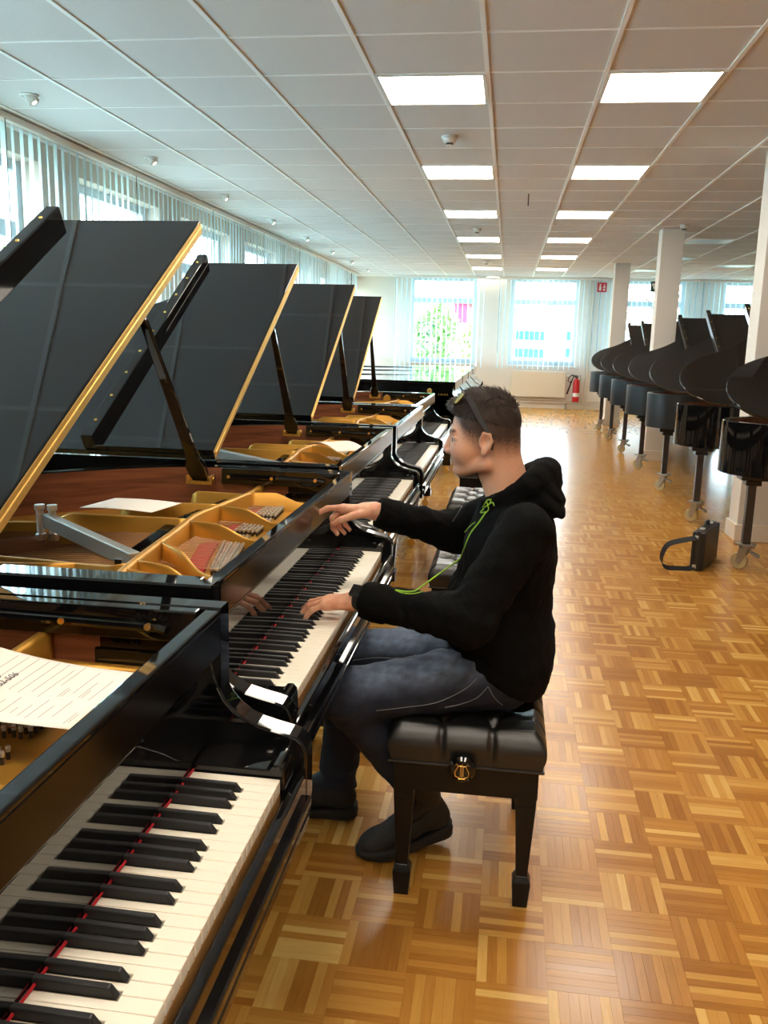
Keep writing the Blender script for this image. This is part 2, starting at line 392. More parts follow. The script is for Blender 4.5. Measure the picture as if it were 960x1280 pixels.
# ceiling lights
def make_light():
    t = empty('ceiling_light')
    f = MB(); a, b_ = .006, T - .006
    for (x0, x1, y0, y1) in ((a, b_, a, a + .022), (a, b_, b_ - .022, b_), (a, a + .022, a + .022, b_ - .022), (b_ - .022, b_, a + .022, b_ - .022)):
        f.box(x0, x1, y0, y1, -.008, .02)
    f.build('frame', M['white'], t)
    MB().box(a + .022, b_ - .022, a + .022, b_ - .022, -.004, .016).build('diffuser', M['panel'], t)
    return t
def make_light_off():
    t = empty('ceiling_light')
    f = MB(); a, b_ = .006, T - .006
    for (x0, x1, y0, y1) in ((a, b_, a, a + .022), (a, b_, b_ - .022, b_), (a, a + .022, a + .022, b_ - .022), (b_ - .022, b_, a + .022, b_ - .022)):
        f.box(x0, x1, y0, y1, -.008, .02)
    f.build('frame', M['white'], t)
    MB().box(a + .022, b_ - .022, a + .022, b_ - .022, -.004, .016).build('diffuser', M['frame'], t)
    return t
pl, po = make_light(), make_light_off(); used = {1: False, 2: False}
cnt = {}
for (i, j), k in sorted(LIGHT_CELLS.items(), key=lambda q: (q[0][0], q[0][1])):
    src = pl if k == 1 else po
    o = src if not used[k] else copy_tree(src); used[k] = True
    o.location = (TX0 + i * T, TY0 + j * T, CEIL)
    if k == 1:
        side = 'left' if i == 1 else 'right'; jj = (j + 11) // 4
        if j >= 1: lab = 'lit square ceiling panel, %s from the camera in the %s glowing row' % (ORD[(j - 1) // 4], side)
        else: lab = 'lit square ceiling panel overhead, %s row, %s before the first one in view' % (side, ORD[(1 - j) // 4 - 1])
        tag(o, lab, 'ceiling light', 'lit ceiling panels')
    else:
        tag(o, 'unlit pale square ceiling panel above the right pianos, %s column, %s along' % ('aisle-side' if i == 6 else 'outer' if i == 8 else 'middle', ORD[(j + 3) // 4]), 'ceiling light', 'unlit ceiling panels')

# walls with openings
def wall_with_holes(name, axis, pos, thick, a0, a1, z1, holes, m):
    mb = MB()
    def bx(s0, s1, z0, z1_):
        if s1 - s0 < 1e-4 or z1_ - z0 < 1e-4: return
        if axis == 'x': mb.box(min(pos, pos + thick), max(pos, pos + thick), s0, s1, z0, z1_)
        else: mb.box(s0, s1, min(pos, pos + thick), max(pos, pos + thick), z0, z1_)
    hs = sorted(holes); c = a0
    for (s0, s1, z0, zt) in hs:
        bx(c, s0, 0, z1); bx(s0, s1, 0, z0); bx(s0, s1, zt, z1); c = s1
    bx(c, a1, 0, z1)
    return struct(mb.build(name, m))
LW = [(7.07 + 2.32 * k, 7.07 + 2.32 * k + 1.72, .92, 2.68) for k in range(-4, 6)]
BW = [(-2.26 + 2.26 * k, -.78 + 2.26 * k, .95, 2.84) for k in range(0, 4)]
wall_with_holes('wall_left', 'x', XL, -.30, YN, YF + .3, CEIL + .06, LW, M['wall'])
wall_with_holes('wall_back', 'y', YF, .30, XL - .3, XR + .3, CEIL + .06, BW, M['wall'])
struct(MB().box(XR, XR + .3, YN, YF, 0, CEIL + .06).build('wall_right', M['wall']))
struct(MB().box(XL - .3, XR + .3, YN - .3, YN, 0, CEIL + .06).build('wall_front', M['wall']))
struct(MB().box(XL, XR, YF - .018, YF, 0, .10).build('baseboard_back', M['cream'], bevel=.003))
struct(MB().box(XL, XL + .018, YN, YF - .02, 0, .10).build('baseboard_left', M['cream'], bevel=.003))

WN = 0
def window(axis, s0, s1, z0, z1, plane, inward):
    """frame, transom, panes, handle and sill at plane; inward = direction of the room along the axis"""
    global WN; WN += 1
    def P(a, b_, d0, d1, zz0, zz1, mb):
        lo, hi = sorted((plane + inward * d0, plane + inward * d1))
        if axis == 'x': mb.box(lo, hi, a, b_, zz0, zz1)
        else: mb.box(a, b_, lo, hi, zz0, zz1)
    t = empty('window_%d' % WN, (0, 0, 0)); struct(t)
    f = MB(); fw = .075; tz0, tz1 = z1 - .56, z1 - .44
    P(s0, s0 + fw, 0, .07, z0, z1, f); P(s1 - fw, s1, 0, .07, z0, z1, f); P(s0 + fw, s1 - fw, 0, .07, z1 - fw, z1, f); P(s0 + fw, s1 - fw, 0, .07, z0, z0 + fw + .03, f)
    f.build('frame', M['frame'], t, bevel=.006)
    f = MB(); P(s0 + fw, s1 - fw, 0, .075, tz0, tz1, f); f.build('transom', M['frame'], t, bevel=.006)
    f = MB(); P(s0 + fw, s1 - fw, .03, .034, z0 + fw + .03, tz0, f); f.build('pane', M['glass'], t)
    f = MB(); P(s0 + fw, s1 - fw, .03, .034, tz1, z1 - fw, f); f.build('pane', M['glass'], t)
    f = MB(); P(s1 - .05, s1 - .025, .07, .10, z0 + .62, z0 + .65, f); P(s1 - .05, s1 - .03, .09, .11, z0 + .52, z0 + .65, f); f.build('handle', M['steel'], t, bevel=.003)
    f = MB(); P(s0 - .03, s1 + .03, .02, .24, z0 - .035, z0, f); f.build('sill', M['white'], t, bevel=.004)
    return t
for h in LW: window('x', h[0], h[1], h[2], h[3], XL - .22, 1)
for h in BW: window('y', h[0], h[1], h[2], h[3], YF + .20, -1)

# daylight portals in the openings (they only steer the sky's own light)
def portal(loc, rot, sx, sy):
    l = bpy.data.lights.new('portal', 'AREA'); l.shape = 'RECTANGLE'; l.size = sx; l.size_y = sy; l.cycles.is_portal = True
    o = bpy.data.objects.new('portal', l); COL.objects.link(o); o.location = loc; o.rotation_euler = rot
for h in LW: portal((XL - .29, (h[0] + h[1]) / 2, (h[2] + h[3]) / 2), (0, -math.pi / 2, 0), h[3] - h[2], h[1] - h[0])
for h in BW: portal(((h[0] + h[1]) / 2, YF + .29, (h[2] + h[3]) / 2), (-math.pi / 2, 0, 0), h[1] - h[0], h[3] - h[2])

# vertical blinds: one track per window bay, slats as parts
def slat_mesh(w_, h_, m):
    mb = MB(); n = 4; v = []; f = []
    for k in range(n + 1):
        u = (k / n - .5) * w_; c = .010 * (1 - (2 * k / n - 1) ** 2)
        v += [(u, c, 0), (u, c, -h_)]
    for k in range(n): f.append((2 * k, 2 * k + 1, 2 * k + 3, 2 * k + 2))
    mb.add(v, f); mb.smooth = True
    me = mb.mesh('slat', m); me.polygons.foreach_set('use_smooth', [True] * n); return me
SL = slat_mesh(.127, 1.93, M['slat']); SLD = slat_mesh(.127, 1.93, M['slat_dark'])
NUMW = ['first', 'second', 'third', 'fourth', 'fifth', 'sixth', 'seventh', 'eighth', 'ninth', 'tenth']
def blind(axis, s0, s1, plane, ang, label, group, dark=()):
    t = empty('vertical_blind', (plane, s0, CEIL - .05) if axis == 'x' else (s0, plane, CEIL - .05))
    mb = MB()
    if axis == 'x': mb.box(-.022, .022, 0, s1 - s0, 0, .045)
    else: mb.box(0, s1 - s0, -.022, .022, 0, .045)
    mb.build('track', M['tee'], t, bevel=.003)
    n = int((s1 - s0) / .1103)
    for k in range(n):
        p = (k + .5) * (s1 - s0) / n; a = ang + RNG.gauss(0, .05)
        o = link('slat', SLD if k in dark else SL, t)
        if k in dark: o['label'] = 'slate blue slat'
        o.location = (0, p, -.012) if axis == 'x' else (p, 0, -.012)
        # axis x: slat runs along (-sin a, cos a)
        o.rotation_euler = (0, 0, math.pi / 2 + a if axis == 'x' else a)
    ch = MB(); n = 14; c = (.03, .04) if axis == 'x' else (.04, -.03)
    ch.tube([(c[0], c[1], 0), (c[0], c[1], -1.6)], .003, 5); ch.build('pull_chain', M['darkplastic'], t)
    return tag(t, label, 'blind', group)
LB = XL + .16
for k in range(-3, 6):
    a = 5.68 + 2.08 * k
    lab = ('white vertical blind on the left wall, %s bay counted from the photo edge' % NUMW[k]) if k >= 0 else ('white vertical blind on the left wall, %s bay outside the picture' % NUMW[-k - 1])
    blind('x', a, a + 2.06, LB, math.radians(21), lab, 'blinds along the left wall', dark=(19, 20) if k == 0 else ())
o = blind('x', 5.68 + 2.08 * 6, YF - .6, LB, math.radians(14), 'short white vertical blind at the far end of the left wall, by the room corner', 'blinds along the left wall', dark=(6,))
for k, (a, b_, nm) in enumerate(((-2.62, -.55, 'window with the green tree'), (-.30, 1.85, 'window above the radiator'), (1.87, 3.98, 'window behind the green exit sign'), (4.02, 6.2, 'window above the rightmost pianos'))):
    blind('y', a, b_, YF - .16, math.radians(84), 'white vertical slat blind turned open across the far-wall %s' % nm, 'blinds along the far wall')

# pillars
PIL = [(1.79, 6.82), (1.79, 11.5), (1.79, 16.35)]
for k, (x, y) in enumerate(PIL):
    p = struct(MB().box(x, x + .26, y, y + .26, 0, CEIL).build('pillar', M['wall'], bevel=.004))
    b = MB(); b.box(x - .018, x + .278, y - .018, y + .278, 0, .13); b.build('plinth', M['cream'], p, bevel=.004)

# spot lights along the left edge of the ceiling
def make_spot():
    t = empty('ceiling_spotlight')
    MB().lathe([(.058, .004), (.060, -.002), (.055, -.008), (.044, -.010), (.040, -.002), (.040, .012)], seg=20).build('ring', M['plastic'], t, smooth=.6)
    h = MB().lathe([(.0, .03), (.030, .03), (.034, -.02), (.036, -.055), (.031, -.057)], seg=16).build('lamp_head', M['plastic'], t, smooth=.6)
    b = MB().lathe([(.030, -.05), (.030, -.056), (.0, -.058)], seg=16).build('bulb', M['bulb'], h)
    h.rotation_euler = (0, math.radians(-38), 0)
    return t
sp = make_spot()
for k in range(8):
    o = sp if k == 0 else copy_tree(sp)
    o.location = (-3.0, 5.39 + 1.872 * k, CEIL + .001)
    tag(o, 'small white swivel spotlight by the left blinds, %s from the camera' % ORD[k], 'spotlight', 'spotlights along the left ceiling edge')
# smoke detectors
def make_smoke():
    t = empty('smoke_detector')
    MB().lathe([(.058, 0), (.058, -.014), (.05, -.022)], seg=22).build('base', M['plastic'], t, smooth=.6)
    MB().lathe([(.05, -.02), (.047, -.036), (.034, -.046), (.028, -.047)], seg=22).build('body', M['plastic'], t, smooth=.6)
    MB().lathe([(.026, -.046), (.026, -.060)], seg=12).build('sensor_grille', M['darkplastic'], t)
    MB().lathe([(.030, -.060), (.026, -.066), (0, -.067)], seg=14).build('cap', M['plastic'], t, smooth=.6)
    return t
sm = make_smoke()
for k, (x, y, nm) in enumerate(((-.49, 6.55, 'between the first two lit panels of the left row'), (-.48, 11.7, 'between the third and fourth lit panels'), (-.48, 16.3, 'far down the left row of lit panels'), (1.99, 11.2, 'beside the top of the middle pillar'))):
    o = sm if k == 0 else copy_tree(sm); o.location = (x, y, CEIL)
    tag(o, 'round white ceiling smoke detector %s' % nm, 'smoke detector', 'smoke detectors')
t = empty('ceiling_hanger_rod', (.113, 8.94, CEIL))
MB().lathe([(.022, 0), (.022, -.006), (.006, -.008)], seg=14).build('rosette', M['plastic'], t)
MB().tube([(0, 0, 0), (0, 0, -.12)], .006, 8).build('rod', M['darksteel'], t)
tag(t, 'short grey metal rod hanging from the ceiling between the two light rows', 'ceiling rod')

# radiator, pipes, extinguisher, signs on the far wall
t = empty('radiator', (.08, YF - .03, .25))
MB().box(0, 1.21, -.11, -.02, 0, .57).build('panel', M['cream'], t, bevel=.008)
MB().box(.01, 1.20, -.105, -.025, .568, .578).build('top_grille', M['white'], t)
MB().tube([(1.16, -.06, .02), (1.16, -.06, -.10), (1.25, -.02, -.10)], .011, 8).build('pipe', M['cream'], t)
MB().lathe([(.0, 0), (.022, 0), (.022, .06), (0, .06)], (1.235, -.06, .48), 'x', 12).build('thermostat', M['plastic'], t)
tag(t, 'cream flat panel radiator below the far right-centre window', 'radiator')
for k, z in enumerate((.13, .19)):
    o = MB().tube([(XL + .02, YF - .05, z), (XR, YF - .05, z)], .012, 8).build('heating_pipe', M['cream'])
    tag(o, '%s cream heating pipe along the foot of the far wall' % ('lower' if k == 0 else 'upper'), 'pipe', 'heating pipes')
for k, x in enumerate((1.70, 1.76)):
    o = MB().tube([(x, YF - .035, .12), (x, YF - .035, CEIL - .02)], .011, 8).build('riser_pipe', M['cream'])
    tag(o, 'thin white vertical riser pipe right of the extinguisher, %s one' % ('left' if k == 0 else 'right'), 'pipe', 'riser pipes')
t = empty('fire_extinguisher', (1.53, YF - .15, .17))
MB().lathe([(.0, 0), (.07, 0), (.075, .02), (.075, .42), (.06, .48), (.025, .51), (.025, .53), (0, .53)], seg=20).build('cylinder', M['red'], t, smooth=.7)
MB().lathe([(.0765, .12), (.0765, .20)], seg=20).build('paper_label', M['white'], t)
mb = MB(); mb.box(-.03, .03, -.02, .02, .53, .57); mb.box(-.10, .02, -.012, .012, .575, .59); mb.box(-.09, .02, -.01, .01, .55, .56); mb.build('valve', M['darkplastic'], t, bevel=.003)
MB().tube([(-.02, 0, .56), (-.10, -.02, .60), (-.17, -.03, .54), (-.19, -.04, .46), (-.15, -.05, .42), (-.09, -.05, .50), (-.07, -.05, .58), (-.14, -.05, .36), (-.20, -.05, .17)], [.011] * 7 + [.016, .02], 8).build('hose', M['black_rubber'], t)
MB().tube([(.02, 0, .55), (.08, 0, .60), (.085, 0, .50), (.05, -.03, .44)], .006, 6).build('carry_handle', M['darkplastic'], t)
MB().box(-.02, .02, .07, .15, .25, .4).build('wall_bracket', M['darksteel'], t)
tag(t, 'red fire extinguisher with black hose on the far wall beside the radiator', 'fire extinguisher')
# small floor valve under the extinguisher hose
o = MB().lathe([(0, 0), (.03, 0), (.03, .03), (.018, .05), (.018, .10), (.03, .11), (.03, .13), (0, .13)], (1.33, YF - .10, 0)).build('radiator_valve', M['castergrey'])
tag(o, 'small grey radiator valve on the floor left of the extinguisher', 'valve')
t = empty('fire_equipment_sign', (1.83, YF - .27, 2.56))
MB().box(0, .20, 0, .006, 0, .20).build('plate', M['signred'], t)
mb = MB(); mb.box(.035, .085, -.002, 0, .03, .10); mb.lathe([(0, 0), (.022, 0), (.022, .002), (0, .002)], (.06, -.002, .115), 'y', 12); mb.box(.045, .075, -.002, 0, .135, .165); mb.box(.035, .085, -.002, 0, .165, .172)
mb.build('extinguisher_symbol', M['white'], t)
mb = MB(); mb.box(.125, .165, -.002, 0, .03, .075); mb.box(.120, .170, -.002, 0, .09, .12); mb.box(.13, .16, -.002, 0, .13, .15); mb.box(.142, .150, -.002, 0, .15, .175); mb.build('flame_symbol', M['white'], t)
tag(t, 'red square fire equipment sign with white symbols high on the far wall', 'sign')
t = empty('exit_sign', (2.945, YF - .27, 2.58))
MB().box(0, .22, 0, .006, 0, .22).build('plate', M['signgreen'], t)
mb = MB(); mb.box(.03, .09, -.002, 0, .12, .18); mb.box(.055, .10, -.002, 0, .07, .12); mb.box(.10, .13, -.002, 0, .045, .085); mb.box(.14, .19, -.002, 0, .03, .11); mb.box(.13, .18, -.002, 0, .14, .16)
mb.build('running_figure', M['white'], t)
tag(t, 'dark green emergency exit sign with white symbol near the middle pillar', 'sign')
mb = MB(); mb.box(-2.98, -2.90, YF - .012, YF, 1.02, 1.10); o = mb.build('wall_switch', M['plastic'], bevel=.003); tag(o, 'small white light switch on the far wall left of the tree window', 'switch')
# ------------------------------------------------------------------ grand pianos
# local frame: x towards the player, white key fronts at x = 0; y from bass to treble, 0 mid keyboard; z up from the floor
def catmull(P, n=6):
    out = []
    for i in range(len(P) - 1):
        p0, p1, p2, p3 = P[max(i - 1, 0)], P[i], P[i + 1], P[min(i + 2, len(P) - 1)]
        for k in range(n):
            t = k / n
            out.append(tuple(.5 * (2 * p1[d] + (p2[d] - p0[d]) * t + (2 * p0[d] - 5 * p1[d] + 4 * p2[d] - p3[d]) * t * t + (3 * p1[d] - p0[d] - 3 * p2[d] + p3[d]) * t ** 3) for d in (0, 1)))
    out.append(P[-1]); return out
def outline(L, front=-.13, n=6):
    """grand piano plan, open polyline from bass front round the tail to treble front, as (x, y)"""
    c = [(L - .46, -.75), (L - .30, -.748), (L - .14, -.69), (L - .035, -.575), (L, -.43), (L - .03, -.29), (L - .10, -.175), (L - .20, -.075)]
    a = .45; b_ = L - .20
    for t, y in ((.78, .06), (.58, .235), (.42, .42), (.27, .60), (.13, .715), (0, .75)): c.append((a + t * (b_ - a), y))
    C = catmull(c, n)
    pts = [(0, -.75), (.24, -.75), (.5, -.75)] + [p for p in C] + [(.22, .75), (0, .75)]
    return [(front - u, y) for u, y in pts]
def offset(poly, d):
    out = []; n = len(poly)
    for i in range(n):
        a = Vector(poly[max(i - 1, 0)]); b_ = Vector(poly[min(i + 1, n - 1)]); t = (b_ - a).normalized(); q = Vector((t.y, -t.x))
        out.append((poly[i][0] + q.x * d, poly[i][1] + q.y * d))
    return out
RT, RB = .990, .655          # rim top and bottom
LID = math.radians(30.6); HY, HZ = -.745, 1.0
def lid_pt(x, ly, lz): return (x, HY + ly * math.cos(LID) - lz * math.sin(LID), HZ + ly * math.sin(LID) + lz * math.cos(LID))
def lid_flat(x, ly, lz): return (x, HY + ly, RT + .003 + lz)
HX = -.595                   # hinge between main lid and front flap

WHITE = []; BLACK = []
def layout_keys():
    W = 1.225 / 52; names = 'ABCDEFG'; wi = 0
    off = {'A': .13, 'C': -.12, 'D': .12, 'F': -.15, 'G': 0.0}
    for k in range(52):
        n = names[k % 7]; last = k == 51
        y0 = -.6125 + k * W
        has = n in off and not last; prev = names[(k - 1) % 7]; hasp = prev in off and k > 0
        WHITE.append((n if 0 < k < 51 else n + ('0' if k == 0 else '8'), y0, (off[prev] if hasp else None), (off[n] if has else None)))
        if has: BLACK.append(y0 + W + off[n] * W * .55)
    return W
KW = layout_keys()
def white_key_mesh(po, no):
    g = .0006; hb = .0075; W = KW
    xl = g if po is None else po * W * .55 + hb
    xr = W - g if no is None else W + no * W * .55 - hb
    ch = .0025
    poly = [(0 - ch, g), (0, g + .001), (0, W - g - .001), (-ch, W - g), (-.050, W - g), (-.050, xr), (-.155, xr), (-.155, xl), (-.050, xl), (-.050, g)]
    mb = MB(); mb.prism(poly, .713, .735, 'z'); return mb
def black_key_mesh():
    mb = MB(); v = []
    # base and top rectangles with sloping nose
    for x, y, z in ((-.155, -.0058, .733), (-.052, -.0058, .733), (-.052, .0058, .733), (-.155, .0058, .733), (-.155, -.0046, .7470), (-.061, -.0044, .7465), (-.061, .0044, .7465), (-.155, .0046, .7470)): v.append((x, y, z))
    mb.add(v, [(4, 5, 6, 7), (0, 1, 5, 4), (1, 2, 6, 5), (2, 3, 7, 6), (3, 0, 4, 7), (3, 2, 1, 0)]); return mb
KEYM = {}
def add_keys(t):
    kb = MB(); kb.box(-.50, .0, -.612, .612, .66, .711); kb = kb.build('key_frame', M['spruce'], t)
    for n, y0, po, no in WHITE:
        key = (po, no)
        if key not in KEYM: KEYM[key] = white_key_mesh(po, no).mesh('white_key', M['ivory'])
        o = link('white_key', KEYM[key], kb); o.location = (0, y0, 0)
        b = o.modifiers.new('bevel', 'BEVEL'); b.width = .0008; b.segments = 1; b.limit_method = 'ANGLE'
    if 'b' not in KEYM: KEYM['b'] = black_key_mesh().mesh('black_key', M['ebony'])
    for y in BLACK:
        o = link('black_key', KEYM['b'], kb); o.location = (0, y, 0)
        b = o.modifiers.new('bevel', 'BEVEL'); b.width = .0016; b.segments = 2; b.limit_method = 'ANGLE'
    f = MB(); f.tube([(-.1475, -.61, .7395), (-.1475, .61, .7395)], .0022, 6); f.build('red_felt_strip', M['redfelt'], t)

ARM = [(-.36, .60), (-.36, .905), (-.150, .905), (-.1445, .895), (-.140, .872), (-.133, .848), (-.122, .826), (-.107, .808), (-.088, .794), (-.066, .784), (-.040, .777), (-.008, .770), (.006, .766), (.016, .757), (.022, .744), (.024, .728), (.024, .60)]
def build_case(t, L, body, closed_fall):
    P = outline(L); I = offset(P, -.045) if True else None
    # make sure the inner line lies inside
    if abs(I[0][1]) > abs(P[0][1]): I = offset(P, .045)
    n = len(P); mb = MB(); v = []
    prof = [(0, RB), (0, RT - .004), (1, RT), ]
    O2 = offset(P, -.004 if abs(offset(P, -.004)[0][1]) < .75 else .004)
    I2 = [(a[0] * .92 + b_[0] * .08, a[1] * .92 + b_[1] * .08) for a, b_ in zip(I, P)]
    rings = [(P, RB), (P, RT - .004), (O2, RT), (I2, RT), (I, RT - .004), (I, .80), (I, RB)]
    for pl_, z in rings: v += [(x, y, z) for x, y in pl_]
    f = []; mi = []
    for r in range(len(rings)):
        q = (r + 1) % len(rings)
        for i in range(n - 1):
            f.append((r * n + i, r * n + i + 1, q * n + i + 1, q * n + i)); mi.append(1 if r in (4, 5) and P[i][0] < -.2 and P[i + 1][0] < -.2 else 0)
    f.append(tuple(r * n for r in range(len(rings)))); mi.append(0)
    f.append(tuple(r * n + n - 1 for r in reversed(range(len(rings))))); mi.append(0)
    mb.v = v; mb.f = f; mb.m = mi; mb.sm = [False] * len(f)
    rim = mb.build('rim', [body, M['mahogany']], t, smooth=math.radians(28))
    bm_ = bmesh.new(); bm_.from_mesh(rim.data); bmesh.ops.recalc_face_normals(bm_, faces=bm_.faces); bm_.to_mesh(rim.data); bm_.free()
    # arms, key blocks, keybed, slip
    for s in (-1, 1):
        a = MB().prism(ARM, .700 if s > 0 else -.75, .75 if s > 0 else -.700, 'y').build('arm', body, t, bevel=.0045, seg=3)
        k = MB(); k.prism([(-.150, .66), (-.150, .748), (-.022, .748), (-.016, .756), (-.004, .757), (.004, .748), (.006, .72), (.006, .66)], .616 if s > 0 else -.6995, .6995 if s > 0 else -.616, 'y')
        k = k.build('key_block', body, t, bevel=.003)
        sc = MB().lathe([(.006, 0), (.006, .003), (0, .004)], (-.035, s * .675, .748), 'z', 10).build('screw', M['darksteel'], k)
    MB().box(-.62, .020, -.745, .745, .605, .655).build('keybed', body, t, bevel=.004)
    sl = MB().box(.006, .024, -.699, .699, .64, .708).build('key_slip', body, t, bevel=.005, seg=3)
    MB().box(.020, .034, -.699, .699, .645, .664).build('slip_moulding', body, sl, bevel=.004)
    MB().box(.014, .030, -.699, .699, .612, .632).build('slip_moulding', body, sl, bevel=.004)
    if closed_fall:
        MB().prism([(-.20, .80), (-.20, .905), (-.15, .905), (-.06, .80), (0, .772), (.012, .762), (.012, .745), (0, .742), (-.10, .76)], -.698, .698, 'y').build('fallboard', body, t, bevel=.004)
    else:
        fb = MB().prism([(-.172, .7365), (-.176, .886), (-.1520, .886), (-.1505, .7365)], -.698, .698, 'y').build('fallboard', body, t, bevel=.001)
        MB().tube([(-.1570, -.698, .887), (-.1570, .698, .887)], .0080, 16).build('rolled_edge', body, fb, smooth=.7)
    r_ = MB().prism([(-.164, .910), (-.158, .987), (-.130, .987), (-.130, .910)], -.7045, .7045, 'y').build('front_rail', body, t, bevel=.004, seg=3)
    MB().prism([(-.1310, .912), (-.1310, .978), (-.1285, .978), (-.1285, .912)], -.698, .698, 'y').build('rail_face', M['rail'], r_)
    return P, I

def poly_plate(mb, poly, z0, z1): mb.prism(poly, z0, z1, 'z')
def build_interior(t, P, I, L):
    # soundboard
    sb = MB(); J = [(min(a, -.30), b_) for a, b_ in I if a < -.25 or True]; J = [q for i, q in enumerate(J) if i == 0 or q != J[i - 1]]; poly_plate(sb, J, .805, .818); sb.build('soundboard', M['spruce'], t)
    pl_ = MB()
    ridge = [(-.425, -.60), (-.428, -.50), (-.445, -.35), (-.462, -.15), (-.474, 0), (-.488, .148), (-.468, .33), (-.448, .50), (-.442, .58), (-.446, .70)]
    # front web of the plate
    front = [(-.175, -.7), (-.175, .7)] + [(x - .012, y) for x, y in reversed(ridge)]
    front[-1] = (front[-1][0], -.7); front[2] = (front[2][0], .7)
    poly_plate(pl_, front, .845, .868)
    # hitch-pin band along the rim
    n = len(I); Q = offset(I, .13)
    if abs(Q[0][1]) > abs(I[0][1]): Q = offset(I, -.13)
    s0 = next(i for i in range(n) if I[i][0] < -.40); s1 = max(i for i in range(n) if I[i][0] < -.40)
    for i in range(s0, s1):
        a, b_, c, d = I[i], I[i + 1], Q[i + 1], Q[i]
        pl_.add([(a[0], a[1], .852), (b_[0], b_[1], .852), (c[0], c[1], .843), (d[0], d[1], .843), (c[0], c[1], .832), (d[0], d[1], .832)], [(0, 1, 2, 3), (3, 2, 4, 5)])
    plate = pl_.build('iron_plate', M['gold'], t)
    bm_ = bmesh.new(); bm_.from_mesh(plate.data); bmesh.ops.recalc_face_normals(bm_, faces=bm_.faces); bm_.to_mesh(plate.data); bm_.free()
    # ridge (capo bar)
    mb = MB(); mb.smooth = True
    R_ = catmull([(a, b_) for a, b_ in ridge], 4); mb.wall([(x, y, .933) for x, y in R_], .845, .022); mb.build('capo_bar', M['gold'], plate)
    def web(p0, p1, z0=.931, z1=.896, mid=None, name='plate_web'):
        mb = MB(); mb.smooth = True; pts = []
        for k in range(13):
            u = k / 12; x = p0[0] + (p1[0] - p0[0]) * u; y = p0[1] + (p1[1] - p0[1]) * u
            s = max(0, min(1, (u - .28) / .38)); s = s * s * (3 - 2 * s); pts.append((x, y, z0 + (z1 - z0) * s))
        mb.wall(pts, .845, .011); mb.build(name, M['gold'], plate)
    for p0, p1 in (((-.432, -.46), (-.172, -.565)), ((-.436, -.385), (-.172, -.475)), ((-.452, -.20), (-.225, -.395)), ((-.478, .064), (-.172, -.005)), ((-.470, .30), (-.172, .222)), ((-.446, .545), (-.172, .605))): web(p0, p1)
    # struts from the ridge to the tail side
    def strut(p0, p1, h=.93, name='plate_strut'):
        mb = MB(); mb.smooth = True; pts = []
        for k in range(15):
            u = k / 14; e = min(1, u / .10, (1 - u) / .10); e = max(0, e); e = e * e * (3 - 2 * e)
            zz = h if u < .5 else .868 + (h - .868) * e
            pts.append((p0[0] + (p1[0] - p0[0]) * u, p0[1] + (p1[1] - p0[1]) * u, zz))
        mb.wall(pts, .838, .016); mb.build(name, M['gold'], plate)
    LL = -.13 - L
    strut((-.487, .09), (-.90, .085)); strut((-.478, .325), (-.80, .30)); strut((-.446, .545), (-.66, .56), .925)
    strut((-.430, -.47), (-1.25, -.47), .905); strut((-.90, .085), (LL + .35, -.10), .90)
    # low bass bridge edge
    mb = MB(); mb.smooth = True
    mb.wall([(-.445, -.415, .93), (-.50, -.39, .915), (-.60, -.352, .905), (-.72, -.32, .90), (-.90, -.29, .895), (-1.2, -.27, .89)], .838, .014)
    mb.build('plate_strut', M['gold'], plate)
    mb = MB(); mb.smooth = True; mb.wall([(-.60, -.352, .905), (-.72, -.36, .90), (-.90, -.37, .895), (-1.2, -.38, .89)], .838, .012); mb.build('plate_strut', M['gold'], plate)
    # raised lip of the plate along the treble rim
    mb = MB(); mb.smooth = True; mb.wall([(-.25, .685, .880), (-.40, .69, .880), (-.55, .685, .880), (-.66, .655, .878)], .845, .02); mb.build('plate_lip', M['gold'], plate)
    # grey removable bar with two nuts
    b_ = MB(); a = Vector((-.456, -.345, .925)); c = Vector((-.885, .03, .925)); d = (c - a); q = Vector((-d.y, d.x, 0)).normalized() * .014
    vv = []
    for p in (a, c):
        for s, z in ((-1, -.028), (1, -.028), (1, .012), (-1, .012)): vv.append(p + q * s + Vector((0, 0, z)))
    b_.add(vv, [(3, 2, 6, 7), (0, 3, 7, 4), (2, 1, 5, 6), (1, 0, 4, 5), (0, 1, 2, 3), (7, 6, 5, 4)])
    br = b_.build('cross_bar', M['bar'], t, bevel=.003)
    for p in ((-.905, .028), (-.868, .03)):
        MB().lathe([(0, .86), (.016, .86), (.016, .875), (.011, .88), (.011, .945), (.015, .948), (.015, .962), (0, .962)], (p[0], p[1], 0), 'z', 8).build('bar_nut', M['steel'], br)
    # tuning pins, in the measured fields; felt and string fans
    pins = MB()
    fields = [((-.378, .105), (-.300, -.255), (-.318, .11), (-.262, -.255), 20, 6), ((-.376, .178), (-.312, .178), (-.376, .35), (-.318, .355), 6, 12),
              ((-.384, .415), (-.322, .42), (-.382, .58), (-.332, .58), 6, 11), ((-.36, -.68), (-.28, -.68), (-.37, -.50), (-.30, -.51), 5, 9)]
    f0 = fields[0]; pts = []
    for a in range(20):
        for b2 in range(6):
            u, v_ = a / 19, b2 / 5
            x0 = f0[0][0] * (1 - u) + f0[1][0] * u; y0 = f0[0][1] * (1 - u) + f0[1][1] * u
            x1 = f0[2][0] * (1 - u) + f0[3][0] * u; y1 = f0[2][1] * (1 - u) + f0[3][1] * u
            pts.append((x0 + (x1 - x0) * v_, y0 + (y1 - y0) * v_ + (.004 if b2 % 2 else 0)))
